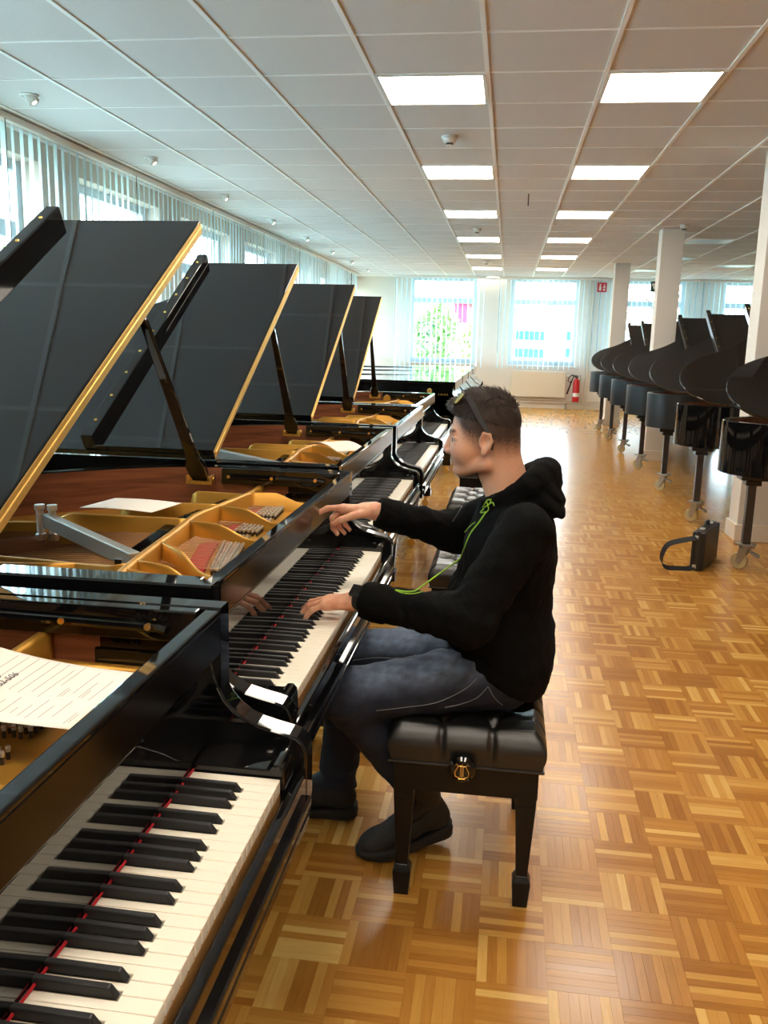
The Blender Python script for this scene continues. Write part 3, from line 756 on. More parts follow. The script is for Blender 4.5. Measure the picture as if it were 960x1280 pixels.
    for fd in fields[1:]:
        A_, B_, C_, D_, na, nb = fd
        for i in range(na):
            for j in range(nb):
                u, v_ = i / (na - 1), j / (nb - 1)
                x = (A_[0] * (1 - u) + B_[0] * u) * (1 - v_) + (C_[0] * (1 - u) + D_[0] * u) * v_
                y = (A_[1] * (1 - u) + B_[1] * u) * (1 - v_) + (C_[1] * (1 - u) + D_[1] * u) * v_ + (.004 if i % 2 else 0)
                pts.append((x, y))
    for x, y in pts:
        pins.cur = 0; pins.lathe([(.0034, .862), (.0030, .880)], (x, y, 0), 'z', 5)
        pins.cur = 1; pins.lathe([(.0036, .8795), (.0043, .885), (.0032, .8875), (.0, .8875)], (x, y, 0), 'z', 6)
    pins.build('tuning_pins', [M['darksteel'], M['steel']], t)['kind'] = 'stuff'
    fl = MB()
    for poly in ([(-.425, .010), (-.385, .055), (-.350, -.13), (-.312, -.285), (-.350, -.285), (-.392, -.15)], [(-.415, .17), (-.385, .17), (-.385, .36), (-.415, .36)], [(-.430, .41), (-.395, .41), (-.392, .58), (-.425, .58)]):
        fl = MB(); poly_plate(fl, poly, .866, .880); o = fl.build('felt', M['redfelt'], t); 
        bm_ = bmesh.new(); bm_.from_mesh(o.data); bmesh.ops.recalc_face_normals(bm_, faces=bm_.faces); bm_.to_mesh(o.data); bm_.free()
    st_ = MB()
    def string(a, b2):
        a = Vector(a); b2 = Vector(b2); d = (b2 - a); q = Vector((-d.y, d.x, 0)).normalized() * .0009
        st_.add([a + q, a - q, b2 - q, b2 + q, a + Vector((0, 0, .0016)), b2 + Vector((0, 0, .0016))], [(4, 0, 3, 5), (1, 4, 5, 2)])
    for i, (x, y) in enumerate(pts):
        if y > -.45 and i % 2 == 0: string((x - .003, y, .884), (-.455 + .02 * max(0, y - .2), y + (-.02 if y < .1 else -.01), .888))
    m_ = 66
    for i in range(m_):
        u = i / (m_ - 1); y = -.30 + .93 * u; xe = -.55 - (1 - u) ** 1.25 * (L - .62) ; ye = y - .22 * (1 - u) - .02
        string((-.47 + (.02 if y > .3 else 0), y, .888), (xe - .12 * u, ye, .866))
    for i in range(22):
        u = i / 21; string((-.45, -.62 + .2 * u, .893), (-.25 - L + .1 * u, -.56 + .30 * u, .878))
    st_.build('strings', M['string'], t)['kind'] = 'stuff'
    # bridge and dampers
    mb = MB(); mb.smooth = True; mb.wall([(-.62, .56, .862), (-.72, .40, .862), (-.86, .18, .862), (-1.05, -.08, .862), (-1.3, -.3, .862), (-1.55, -.42, .862)], .815, .032); mb.build('bridge', M['mahogany'], t)
    dm = MB(); df = MB()
    for i in range(48):
        y = -.32 + .82 * i / 47
        k = ridge; x = np.interp(y, [q_[1] for q_ in ridge], [q_[0] for q_ in ridge]) - .055
        dm.box(x - .016, x + .014, y - .0045, y + .0045, .897, .912); df.box(x - .015, x + .013, y - .005, y + .005, .889, .897)
    dp = dm.build('damper_heads', M['gloss'], t); dp['kind'] = 'stuff'
    q_ = df.build('damper_felts', M['white_felt'], t); q_['kind'] = 'stuff'
    # black treble cheek panel with the folded short prop and its brass buttons
    cp = MB().box(-.585, -.165, .680, .706, .932, .988).build('cheek_panel', M['gloss'], t, bevel=.003)
    MB().tube([(-.56, .674, .962), (-.23, .674, .958), (-.215, .674, .955)], .0085, 8).build('short_prop', M['gloss'], cp)
    for x in (-.555, -.40, -.245): MB().lathe([(.006, .0), (.006, .008), (0, .010)], (x, .664, .961), 'y', 8).build('brass_button', M['brass'], cp)
    MB().box(-.585, -.165, -.706, -.680, .932, .988).build('cheek_panel', M['gloss'], t, bevel=.003)
    # plate screws on the front web
    for x, y in ((-.24, -.42), (-.24, -.10), (-.23, .12), (-.23, .42), (-.23, .64), (-.30, -.475), (-.335, -.45)):
        MB().lathe([(.011, .866), (.011, .874), (.006, .876), (.006, .905 if x < -.25 else .878), (.008, .907 if x < -.25 else .879), (0, .909 if x < -.25 else .880)], (x, y, 0), 'z', 10).build('plate_screw', M['steel'], plate)

def build_lid(t, L, body, opened):
    tr = lid_pt if opened else lid_flat
    P = outline(L, front=-.13, n=6); P = offset(P, .006 if abs(offset(P, .006)[0][1]) > .75 else -.006)
    Q = [p for p in P if p[0] < HX - .001]
    poly = [(HX, P[0][1])] + Q + [(HX, P[-1][1])]
    th = .022
    def slab(poly, z0, z1, name, parent, m, bev=.004):
        mb = MB(); n = len(poly)
        for z in (z0, z1):
            mb.v += [tr(x, y - HY, z) for x, y in poly]
        mb.f = [(i, (i + 1) % n, n + (i + 1) % n, n + i) for i in range(n)] + [tuple(range(n - 1, -1, -1)), tuple(range(n, 2 * n))]
        mb.m = [0] * len(mb.f); mb.sm = [False] * len(mb.f)
        o = mb.build(name, m, parent, bevel=bev, seg=3)
        bm_ = bmesh.new(); bm_.from_mesh(o.data); bmesh.ops.recalc_face_normals(bm_, faces=bm_.faces); bm_.to_mesh(o.data); bm_.free()
        return o
    lid = slab(poly, 0, th, 'lid', t, body)
    y0, y1 = P[0][1], P[-1][1]
    if opened:
        fx = HX - .46
        slab([(HX, y0), (fx, y0), (fx, y1), (HX, y1)], th + .001, th + .021, 'lid_flap', lid, body)
        slab([(fx + .002, y0), (fx - .044, y0), (fx - .044, y1), (fx + .002, y1)], th + .003, th + .066, 'front_lip', lid, body, .005)
        # brass piano hinge: two leaves and a knuckle along the folded edge
        for a, b_ in ((.004, th - .003), (th + .004, th + .016)):
            slab([(HX, y0 + .004), (HX + .0025, y0 + .004), (HX + .0025, y1 - .004), (HX, y1 - .004)], a, b_, 'hinge_leaf', lid, M['hinge'], 0)
        mb = MB(); mb.tube([tr(HX + .002, .006, th + .001), tr(HX + .002, y1 - HY - .006, th + .001)], .003, 8); mb.build('hinge_pin', M['hinge'], lid)
        for k in range(9):
            ly = .09 + k * .165
            if ly > 1.45: break
            mb = MB(); c = tr(fx - .021, ly, th + .066); r = .0065
            vv = []; ax = Vector(tr(fx, ly, th + .2)) - Vector(tr(fx, ly, th + .1)); ax.normalize(); u = Vector((1, 0, 0)); w2 = ax.cross(u)
            for z, rr in ((0, r), (.003, r * .8)):
                for q in range(10):
                    an = q * math.pi / 5; vv.append(Vector(c) + ax * z + (u * math.cos(an) + w2 * math.sin(an)) * rr)
            mb.add(vv, [(q, (q + 1) % 10, 10 + (q + 1) % 10, 10 + q) for q in range(10)] + [tuple(range(10, 20))]); mb.build('lid_button', M['brass'], lid)
        # prop stick
        b0 = Vector((-.650, .648, .952)); b1 = Vector((-.612, .10, 1.489)); d = b1 - b0; ln = d.length; d.normalize()
        sx = Vector((1, 0, 0)); sx = (sx - d * sx.dot(d)).normalized(); nz = d.cross(sx)
        prof = [(0, .026), (.03, .034), (.085, .036), (.12, .024), (.16, .021), (.20, .020), (.6, .014), (ln - .01, .012), (ln, .008)]
        mb = MB(); vv = []
        for s, hw in prof:
            th_ = .014 if s > .13 else .016
            for sa, sb2 in ((-1, -1), (1, -1), (1, 1), (-1, 1)): vv.append(b0 + d * s + sx * hw * sa + nz * th_ * .6 * sb2)
        ff = []
        for i in range(len(prof) - 1):
            for k in range(4): ff.append((i * 4 + k, i * 4 + (k + 1) % 4, i * 4 + 4 + (k + 1) % 4, i * 4 + 4 + k))
        ff += [(3, 2, 1, 0), tuple((len(prof) - 1) * 4 + k for k in range(4))]
        mb.add(vv, ff); pr = mb.build('lid_prop', body, t, bevel=.004)
        bm_ = bmesh.new(); bm_.from_mesh(pr.data); bmesh.ops.recalc_face_normals(bm_, faces=bm_.faces); bm_.to_mesh(pr.data); bm_.free()
        mb = MB(); mb.box(-.695, -.605, .630, .640, .935, .947); mb.box(-.697, -.690, .628, .665, .935, .965); mb.box(-.610, -.603, .628, .665, .935, .968); mb.lathe([(.008, -.05), (.008, .05)], (-.65, .648, .955), 'x', 8)
        mb.build('prop_bracket', M['brass'], pr, bevel=.0015)
    else:
        fx = -.118
        slab([(HX + .001, y0), (fx, y0), (fx, y1), (HX + .001, y1)], 0, th, 'lid_flap', lid, body)
        slab([(fx - .002, y0 + .05), (fx + .012, y0 + .05), (fx + .012, y1 - .05), (fx - .002, y1 - .05)], -.075, th - .002, 'front_lip', lid, body)
    return lid

def build_legs(t, L, body, kind):
    spots = [(-.17, -.62), (-.17, .62), (-.13 - L + .22, -.43)]
    for k, (x, y) in enumerate(spots):
        if kind == 'wood':
            mb = MB(); mb.box(x - .075, x + .075, y - .075, y + .075, .545, .607 if k < 2 else .66); mb.taper((x, y, .155), (.036, .036), (x, y, .545), (.060, .060)); mb.box(x - .045, x + .045, y - .045, y + .045, .095, .155)
            lg = mb.build('leg', body, t, bevel=.005)
            MB().lathe([(.024, -.012), (.03, -.012), (.03, .012), (.024, .012)], (x, y, .031), 'y', 16).build('caster_wheel', M['brass'], lg)
            mb = MB(); mb.box(x - .012, x + .012, y - .022, y - .014, .03, .097); mb.box(x - .012, x + .012, y + .014, y + .022, .03, .097); mb.box(x - .02, x + .02, y - .022, y + .022, .084, .097); mb.build('caster_fork', M['brass'], lg)
        else:
            caster_leg(t, x, y, k)
def caster_leg(t, x, y, k):
    rz = (.35, -.5, 2.5)[k % 3]
    mb = MB(); mb.box(x - .085, x + .085, y - .07, y + .07, .605, .655); mb.box(x - .05, x + .05, y - .05, y + .05, .57, .605)
    lg = mb.build('leg', M['satin'], t, bevel=.006)
    MB().box(x - .026, x + .026, y - .026, y + .026, .178, .575).build('leg_post', M['darksteel'], lg, bevel=.004)
    R_ = Matrix.Translation((x, y, 0)) @ Matrix.Rotation(rz, 4, 'Z')
    def put(mb, name, m, bev=0, **k2):
        mb.v = [tuple(R_ @ Vector(p)) for p in mb.v]; return mb.build(name, m, lg, bevel=bev, **k2)
    mb = MB(); mb.box(-.058, .058, -.045, .045, .166, .178); mb.lathe([(.036, .146), (.038, .156), (.036, .166)], (0, 0, 0), 'z', 16); mb.box(-.062, -.050, -.012, .012, .150, .19); put(mb, 'caster_plate', M['castergrey'], .002)
    mb = MB()
    for s in (-1, 1): mb.prism([(-.035, .148), (.03, .148), (.045, .06), (.028, .045), (.012, .05)], s * .026 - .003, s * .026 + .003, 'y')
    mb.box(-.035, .03, -.029, .029, .138, .148); put(mb, 'caster_fork', M['castergrey'], .0015)
    put(MB().lathe([(.020, -.018), (.052, -.018), (.056, -.010), (.056, .010), (.052, .018), (.020, .018)], (.03, 0, .056), 'y', 24), 'caster_wheel', M['rubber'], smooth=.7)
    put(MB().lathe([(0, -.031), (.012, -.031), (.016, -.02), (.022, -.0185), (.022, .0185), (.016, .02), (.012, .031), (0, .031)], (.03, 0, .056), 'y', 14), 'wheel_hub', M['castergrey'])
    mb = MB(); mb.prism([(-.03, .135), (-.09, .115), (-.10, .095), (-.085, .098), (-.04, .115)], -.016, .016, 'y'); put(mb, 'brake_lever', M['castergrey'], .002)

def build_lyre(t, body):
    mb = MB(); mb.box(-.42, -.36, -.09, -.065, .12, .61); mb.box(-.42, -.36, .065, .09, .12, .61); mb.box(-.46, -.33, -.13, .13, .06, .13)
    ly = mb.build('pedal_lyre', body, t, bevel=.006)
    for y in (-.07, 0, .07):
        MB().prism([(-.35, .075), (-.24, .062), (-.20, .058), (-.195, .048), (-.24, .046), (-.35, .060)], y - .017, y + .017, 'y').build('pedal', M['brass'], ly, bevel=.004)
        MB().tube([(-.39, y, .13), (-.39, y, .606)], .004, 6).build('pedal_rod', M['brass'], ly)

def emblem(t, y_face, x, z, s, big):
    """round brass medallion with a line of small gold lettering beside it, on the bass side of the rim"""
    d = MB().lathe([(.0, 0), (.024, 0), (.026, .001), (.026, .0025), (.021, .0032), (0, .0035)], (x, y_face - .0036, z), 'y', 24).build('medallion', M['brass'], t)
    cu = bpy.data.curves.new('lettering_line', 'FONT'); cu.body = 'STEINWAY & SONS'; cu.size = .030; cu.space_character = 1.7; cu.align_x = 'CENTER'; cu.extrude = .0004
    cu.materials.append(M['brass'])
    text_mesh(cu, 'lettering', t, Matrix.Translation((x, y_face - .001, z - .045)) @ Matrix.Rotation(math.pi / 2, 4, 'X'))

L_LEFT, L_RIGHT = 1.98, 1.645
def grand(L, body, opened, keys, interior, legs):
    t = empty('grand_piano'); P, I = build_case(t, L, body, not keys)
    if keys: add_keys(t)
    if interior: build_interior(t, P, I, L)
    else:
        sb = MB(); J = [(min(a, -.30), b_) for a, b_ in I]; J = [q for i, q in enumerate(J) if i == 0 or q != J[i - 1]]; poly_plate(sb, J, .80, .815); sb.build('soundboard', M['spruce'], t)
        if opened:
            ridge = [(-.175, -.7), (-.175, .7), (-.45, .68), (-.48, .15), (-.44, -.45), (-.43, -.7)]
            mb = MB(); poly_plate(mb, list(reversed(ridge)), .845, .868); mb.wall([(-.43, -.6, .93), (-.46, -.15, .93), (-.488, .15, .93), (-.44, .6, .93)], .845, .022); o = mb.build('iron_plate', M['gold'], t)
            bm_ = bmesh.new(); bm_.from_mesh(o.data); bmesh.ops.recalc_face_normals(bm_, faces=bm_.faces); bm_.to_mesh(o.data); bm_.free()
    mb = MB(); poly_plate(mb, [(min(a, -.20), b_) for a, b_ in I if a < -.15] , RB + .002, RB + .02); o = mb.build('bottom_board', body, t)
    build_lid(t, L, body, opened); build_legs(t, L, body, legs)
    if legs == 'wood': build_lyre(t, body)
    return t
def set_piano(o, x, y, label, group):
    o.location = (x, y, 0); o.rotation_euler = (0, 0, 0); return tag(o, label, 'grand piano', group)

PX = -.395; PY = 2.252; PS = 1.58
main = grand(L_LEFT, M['gloss'], True, True, True, 'wood')
GRP = 'open black grand pianos in the left row'
labs = {0: 'black grand piano in the left foreground with a printed form on its gold plate', 1: 'open black grand piano the seated man is playing',
        2: 'open black grand piano just beyond the one the man plays, curled paper inside', 3: 'open black grand piano, fourth along the left row', 4: 'open black grand piano, farthest with a raised lid in the left row'}
pianos = {}
for k in range(5):
    o = main if k == 1 else copy_tree(main)
    pianos[k] = set_piano(o, PX + (.06, 0, -.062, -.054, -.10)[k], PY + PS * (k - 1), labs[k], GRP)
MB().lathe([(.0, 0), (.030, 0), (.033, .002), (.030, .005), (.022, .006), (0, .006)], (-.545, .6655, .935), 'y', 24).build('medallion', M['brass'], pianos[4])
closed = grand(L_LEFT, M['gloss'], False, False, False, 'wood'); emblem(closed, -.75, -.38, .912, 1, True)
for k in range(4):
    o = closed if k == 0 else copy_tree(closed)
    set_piano(o, PX - .05, PY + PS * (5 + k) + .05, 'closed shiny black grand piano, %s behind the last raised lid on the left' % ORD[k], 'closed black grand pianos at the far left')
# right-hand row, tails to the aisle; the two nearest polished, the rest satin
RX = 1.40 + .13 + L_RIGHT
rg = grand(L_RIGHT, M['gloss'], True, False, False, 'caster'); rs = None
for k in range(7):
    if k < 2:
        o = rg if k == 0 else copy_tree(rg)
        lab = 'polished black grand piano, tail to the aisle, %s' % ('nearest, briefcase at its wheel' if k == 0 else 'second from the camera in the right row')
    else:
        if rs is None: rs = o = grand(L_RIGHT, M['satin'], True, False, False, 'caster')
        else: o = copy_tree(rs)
        lab = 'satin black grand piano, tail to the aisle, %s satin one' % ORD[k - 2]
    set_piano(o, RX, 6.35 + PS * k, lab, 'black grand pianos in the right row with raised lids')
# ------------------------------------------------------------------ benches, sheets, briefcase
def make_bench():
    """tufted leather top on an apron, spade-footed tapered legs; origin at the floor below the near-left corner, 0.38 x 0.56"""
    t = empty('piano_bench'); WX, WY = .385, .56
    # cushion as a height field with buttons and diamond pleats
    nx, ny = 70, 100; v = []; f = []
    tufts = [((i + (0 if j % 2 else .5)) * WX / 3, j * WY / 6) for j in range(1, 6) for i in range(0, 4)]
    tufts = [p for p in tufts if .03 < p[0] < WX - .03]
    def height(x, y):
        ex = min(x, WX - x); ey = min(y, WY - y); e = min(ex, ey)
        r = .026
        edge = math.sqrt(max(0, 1 - (1 - min(ex, r) / r) ** 2)); edge2 = math.sqrt(max(0, 1 - (1 - min(ey, r) / r) ** 2))
        base = .080 * edge * edge2
        ds = sorted(((x - a) ** 2 + ((y - b_)) ** 2, a, b_) for a, b_ in tufts)
        d0 = math.sqrt(ds[0][0]); dip = .020 * math.exp(-(d0 / .020) ** 2) + .016 * math.exp(-(d0 / .05) ** 2)
        # pleats running between neighbouring tufts and out to the edges
        cr = 0
        for a, b_ in tufts:
            for c, d in PL.get((a, b_), ()):
                L2 = (c - a) ** 2 + (d - b_) ** 2
                u = max(0, min(1, ((x - a) * (c - a) + (y - b_) * (d - b_)) / L2)); dd = math.hypot(x - a - u * (c - a), y - b_ - u * (d - b_))
                cr = max(cr, math.exp(-(dd / .006) ** 2))
        CR[0] = cr
        return base + .012 * edge * edge2 - dip * edge * edge2 - .010 * cr
    PL = {}; CR = [0]
    for a, b_ in tufts:
        l = []
        for c, d in tufts:
            if abs(d - b_ - WY / 6) < .01 and abs(abs(c - a) - WX / 6) < .02: l.append((c, d))
        if b_ < WY / 6 + .01: l.append((a, 0))
        if b_ > WY * 5 / 6 - .01: l.append((a, WY))
        if a < WX / 3: l.append((0, b_))
        if a > WX * 2 / 3 - .02: l.append((WX, b_))
        PL[(a, b_)] = l
    for j in range(ny + 1):
        for i in range(nx + 1):
            u, w_ = i / nx, j / ny
            x, y = WX * (.5 - .5 * math.cos(math.pi * u)) * .75 + WX * u * .25, WY * (.5 - .5 * math.cos(math.pi * w_)) * .75 + WY * w_ * .25
            h = height(x, y); bx = .006 * math.sin(math.pi * min(1, max(0, h / .08)))
            bl = .012 * (1 - .9 * CR[0]) * math.sin(math.pi * min(1, max(0, h) / .085)); v.append((x - bl * (x < .02) + bl * (x > WX - .02), y - bl * (y < .02) + bl * (y > WY - .02), .402 + max(0, h)))
    for j in range(ny):
        for i in range(nx):
            a = j * (nx + 1) + i; f.append((a, a + 1, a + nx + 2, a + nx + 1))
    # skirt
    n0 = len(v); ring = [i for i in range(nx + 1)] + [(j + 1) * (nx + 1) - 1 for j in range(1, ny + 1)] + [ny * (nx + 1) + i for i in range(nx - 1, -1, -1)] + [j * (nx + 1) for j in range(ny - 1, 0, -1)]
    for i in ring: v.append((v[i][0], v[i][1], .392))
    for k in range(len(ring)):
        k2 = (k + 1) % len(ring); f.append((ring[k], n0 + k, n0 + k2, ring[k2]))
    me = mesh_from('cushion', v, f, (M['leather'],), smooth=True); cu = link('cushion', me, t)
    for a, b_ in tufts:
        z = .402 + height(a, b_)
        MB().lathe([(.010, -.004), (.010, .001), (.006, .005), (0, .006)], (a, b_, z), 'z', 10).build('button', M['leather'], cu, smooth=.8)
    MB().tube([(-.002, -.002, .392), (WX + .002, -.002, .392), (WX + .002, WY + .002, .392), (-.002, WY + .002, .392)], .0035, 6, closed=True).build('piping', M['leather'], cu)
    ap = MB()
    for (x0, x1, y0, y1) in ((.008, WX - .008, .008, .03), (.008, WX - .008, WY - .03, WY - .008), (.008, .03, .03, WY - .03), (WX - .03, WX - .008, .03, WY - .03)): ap.box(x0, x1, y0, y1, .310, .391)
    ap.build('apron', M['bench'], t, bevel=.003)
    MB().box(.03, WX - .03, .03, WY - .03, .36, .39).build('seat_board', M['gloss'], t)
    for x in (.036, WX - .036):
        for y in (.036, WY - .036):
            mb = MB(); mb.box(x - .026, x + .026, y - .026, y + .026, .29, .37); mb.taper((x, y, .088), (.015, .015), (x, y, .29), (.026, .026))
            mb.taper((x, y, .07), (.024, .024), (x, y, .088), (.0155, .0155)); mb.taper((x, y, 0), (.019, .019), (x, y, .07), (.024, .024))
            mb.build('leg', M['bench'], t, bevel=.002)
    # round height knob with a small gold lyre on the near side
    kn = MB().lathe([(.0, -.036), (.026, -.036), (.034, -.029), (.034, -.014), (.012, -.008), (.010, .012), (0, .012)], (.185, .0, .398), 'y', 24).build('adjusting_knob', M['gloss'], t, smooth=.6)
    mb = MB(); cx, cz, y = .0, .0, -.0375
    for s in (-1, 1):
        mb.tube([(cx + s * .004, y, cz - .013), (cx + s * .011, y, cz - .011), (cx + s * .0125, y, cz - .003), (cx + s * .008, y, cz + .006), (cx + s * .007, y, cz + .011), (cx + s * .010, y, cz + .0125), (cx + s * .0115, y, cz + .010)], .0010, 5)
        mb.tube([(cx + s * .0025, y, cz - .011), (cx + s * .0025, y, cz + .009)], .0007, 4)
    mb.tube([(cx - .006, y, cz - .015), (cx + .006, y, cz - .015)], .0012, 5); mb.tube([(cx - .007, y, cz + .009), (cx + .007, y, cz + .009)], .0009, 5); mb.tube([(cx, y, cz - .014), (cx, y, cz + .013)], .0008, 4)
    mb.v = [(.185 + 1.4 * p[0], p[1], .398 + 1.4 * p[2]) for p in mb.v]
    mb.build('lyre_emblem', M['brass'], kn)
    return t
bench = make_bench(); bench.location = (-.247, 2.052, 0)
tag(bench, 'black tufted leather piano bench with a gold lyre knob under the seated man', 'piano bench', 'tufted piano benches')
for k, (x, y, lab) in enumerate(((-.29, 3.66, 'black tufted leather piano bench half hidden behind the seated man'), )):
    o = copy_tree(bench); o.location = (x, y, 0); tag(o, lab, 'piano bench', 'tufted piano benches')

def sheet(name, c0, c1, c2, c3, z, sag, n=16):
    """a curled sheet through four corner points, sag(u, v) lifts it"""
    v = []; f = []
    for j in range(n + 1):
        for i in range(n + 1):
            u, w_ = i / n, j / n
            p = [(c0[d] * (1 - u) + c1[d] * u) * (1 - w_) + (c3[d] * (1 - u) + c2[d] * u) * w_ for d in (0, 1)]
            v.append((p[0], p[1], z + sag(u, w_)))
    for j in range(n):
        for i in range(n):
            a = j * (n + 1) + i; f.append((a, a + 1, a + n + 2, a + n + 1))
    me = mesh_from(name, v, f, (M['paper'],), smooth=True)
    o = link(name, me); s = o.modifiers.new('thickness', 'SOLIDIFY'); s.thickness = .0004; s.offset = -1
    return o
# the form on the near piano: A4, its lower edge tucked at the front rail
fz = .936
fsag = lambda u, w_: .035 * (1 - u) ** 2 + .004 * math.sin(3 * w_)
FC = ((-.86, .925), (-.535, 1.215), (-.505, 1.00), (-.735, .735))
FC = ((-.840, 1.010), (-.540, 1.000), (-.530, 1.200), (-.835, 1.222))
fsag = lambda u, w_: .045 * max(0, .75 - u) ** 2 + .006 * w_ * (1 - u)
form = sheet('printed_form', *FC, fz, fsag)
tag(form, 'white printed form with handwriting lying on the nearest open piano', 'sheet of paper')
def on_form(u, w_, dz=.0006):
    p = [(FC[0][d] * (1 - u) + FC[1][d] * u) * (1 - w_) + (FC[3][d] * (1 - u) + FC[2][d] * u) * w_ for d in (0, 1)]
    return Vector((p[0], p[1], fz + fsag(u, w_) + dz))
pr_ = MB()
def rule(u, w0, w1, t=.0007):
    n = max(2, int((w1 - w0) / .08)); v = []
    for k in range(n + 1):
        w_ = w0 + (w1 - w0) * k / n; v += [on_form(u - t / .3, w_), on_form(u + t / .3, w_)]
    pr_.add(v, [(2 * k, 2 * k + 1, 2 * k + 3, 2 * k + 2) for k in range(n)])
for u, a, b_ in ((.06, .1, .9), (.10, .1, .5), (.30, .08, .34), (.33, .62, .95), (.385, .50, .96), (.44, .48, .97), (.49, .12, .30), (.50, .44, .97), (.545, .10, .30), (.555, .42, .97), (.60, .08, .36), (.61, .46, .97), (.645, .12, .22), (.665, .40, .90), (.69, .10, .28), (.70, .62, .97), (.735, .08, .38), (.75, .44, .60), (.765, .45, .58), (.79, .10, .30), (.80, .52, .92), (.845, .14, .40), (.85, .46, .74), (.865, .46, .60), (.91, .44, .80), (.93, .06, .24), (.945, .08, .22)): rule(u, a, b_)
pr_.build('printed_lines', M['grey_ink'], form)
for s_, u, w_ in (('Dr. abm', .345, .30), ('520556', .40, .34), ('1682-506', .455, .36)):
    cu = bpy.data.curves.new('handwriting_line', 'FONT'); cu.body = s_; cu.size = .017; cu.shear = .25; cu.extrude = .0001; cu.materials.append(M['ink'])
    a = on_form(u, w_, .001); b_ = on_form(u, w_ + .3, .001); c = on_form(u - .05, w_, .001)
    ex = (b_ - a).normalized(); ey = (c - a); ey = (ey - ex * ey.dot(ex)).normalized(); ez = ex.cross(ey)
    text_mesh(cu, 'handwriting', form, Matrix(((ex.x, ey.x, ez.x, a.x), (ex.y, ey.y, ez.y, a.y), (ex.z, ey.z, ez.z, a.z + .001), (0, 0, 0, 1))))
o = sheet('paper_sheet', (-1.23, 2.38), (-1.00, 2.36), (-.97, 2.52), (-1.20, 2.55), .938, lambda u, w_: .004 * math.sin(3 * u))
tag(o, 'white paper sheet lying at the back inside the piano the man plays', 'sheet of paper')
o = sheet('paper_sheet', (-.905, 3.90), (-.715, 3.70), (-.60, 3.80), (-.79, 4.01), .946, lambda u, w_: .035 * math.sin(math.pi * (u * .8 + .1)) + .006)
tag(o, 'curled white paper sheet on the gold plate of the piano behind the man', 'sheet of paper')
for k, (x, y, lab) in enumerate(((-.32, 5.22, 'black tufted leather piano bench at the fourth piano, just past the man\'s face'), (-.34, 6.82, 'black tufted leather piano bench farthest along the left row'))):
    o = copy_tree(bench); o.location = (x, y, 0); tag(o, lab, 'piano bench', 'tufted piano benches')

# briefcase with its shoulder strap
def build_case_bag():
    d = Vector((.41, .912, 0)); q = Vector((d.y, -d.x, 0)); ang = math.atan2(d.y, d.x)
    t = empty('briefcase', (1.25, 5.815, 0), ang)     # local x along the case, local -y towards its big right face
    Lc, W, H_ = .44, .088, .262
    MB().box(0, Lc, -W * .5 - .002, -.003, .004, H_).build('shell', M['case'], t, bevel=.012, seg=3)
    MB().box(0, Lc, -W, -W * .5 + .002 - .004, .004, H_).build('lid_shell', M['case'], t, bevel=.012, seg=3)
    fr = MB()
    for y0, y1 in ((-W * .5 - .012, -W * .5 - .001), (-W * .5 + .000, -W * .5 + .011)):
        for x0, x1, z0, z1 in ((-.003, Lc + .003, H_ - .002, H_ + .003), (-.003, Lc + .003, .001, .006), (-.003, .003, .001, H_ + .003), (Lc - .003, Lc + .003, .001, H_ + .003)): fr.box(x0, x1, y0, y1, z0, z1)
    fr.build('metal_frame', M['darksteel'], t, bevel=.001)
    for x in (.10, Lc - .10): MB().box(x - .018, x + .018, -W * .5 - .016, -W * .5 + .016, H_ + .002, H_ + .012).build('latch', M['steel'], t, bevel=.002)
    MB().tube([(.16, -W / 2, H_ + .002), (.165, -W / 2, H_ + .025), (.19, -W / 2, H_ + .034), (.25, -W / 2, H_ + .034), (.275, -W / 2, H_ + .025), (.28, -W / 2, H_ + .002)], [.007, .008, .011, .011, .008, .007], 10).build('handle', M['black_rubber'], t, smooth=.8)
    # flat strap
    P = catmull3([(-.004, -.035, .225), (-.03, -.02, .222), (-.07, .05, .205), (-.10, .12, .175), (-.115, .15, .11), (-.11, .15, .05), (-.09, .12, .018), (-.05, .06, .012), (-.02, .0, .014), (-.004, -.03, .03)], 6)
    mb = MB(); v = []; n = len(P); hw = .019
    for i in range(n):
        tt = (P[min(i + 1, n - 1)] - P[max(i - 1, 0)]).normalized(); up = Vector((.55, .55, .62)); sd = (up - tt * up.dot(tt)).normalized(); nn = tt.cross(sd) * .0015
        v += [P[i] + sd * hw + nn, P[i] - sd * hw + nn, P[i] - sd * hw - nn, P[i] + sd * hw - nn]
    mb.add(v, [(i * 4 + k, i * 4 + (k + 1) % 4, i * 4 + 4 + (k + 1) % 4, i * 4 + 4 + k) for i in range(n - 1) for k in range(4)])
    zmin = min(p[2] for p in mb.v); mb.v = [(a, b_, max(c, .002)) for a, b_, c in mb.v]
    mb.build('shoulder_strap', M['black_rubber'], t)
    for z in (.225, .03): MB().box(-.010, .002, -.045, -.022, z - .012, z + .012).build('strap_ring', M['steel'], t, bevel=.002)
    return tag(t, 'black briefcase with metal frame and trailing strap standing beside the nearest caster', 'briefcase')
def catmull3(P, n=6):
    P = [Vector(p) for p in P]; out = []
    for i in range(len(P) - 1):
        p0, p1, p2, p3 = P[max(i - 1, 0)], P[i], P[i + 1], P[min(i + 2, len(P) - 1)]
        for k in range(n):
            t = k / n; out.append(.5 * (2 * p1 + (p2 - p0) * t + (2 * p0 - 5 * p1 + 4 * p2 - p3) * t * t + (3 * p1 - p0 - 3 * p2 + p3) * t ** 3))
    out.append(P[-1]); return out
M['case'] = mat('briefcase_black', (.010, .0095, .0095), .42, noise=.2, nscale=80, bump=.08, bscale=500)
build_case_bag()

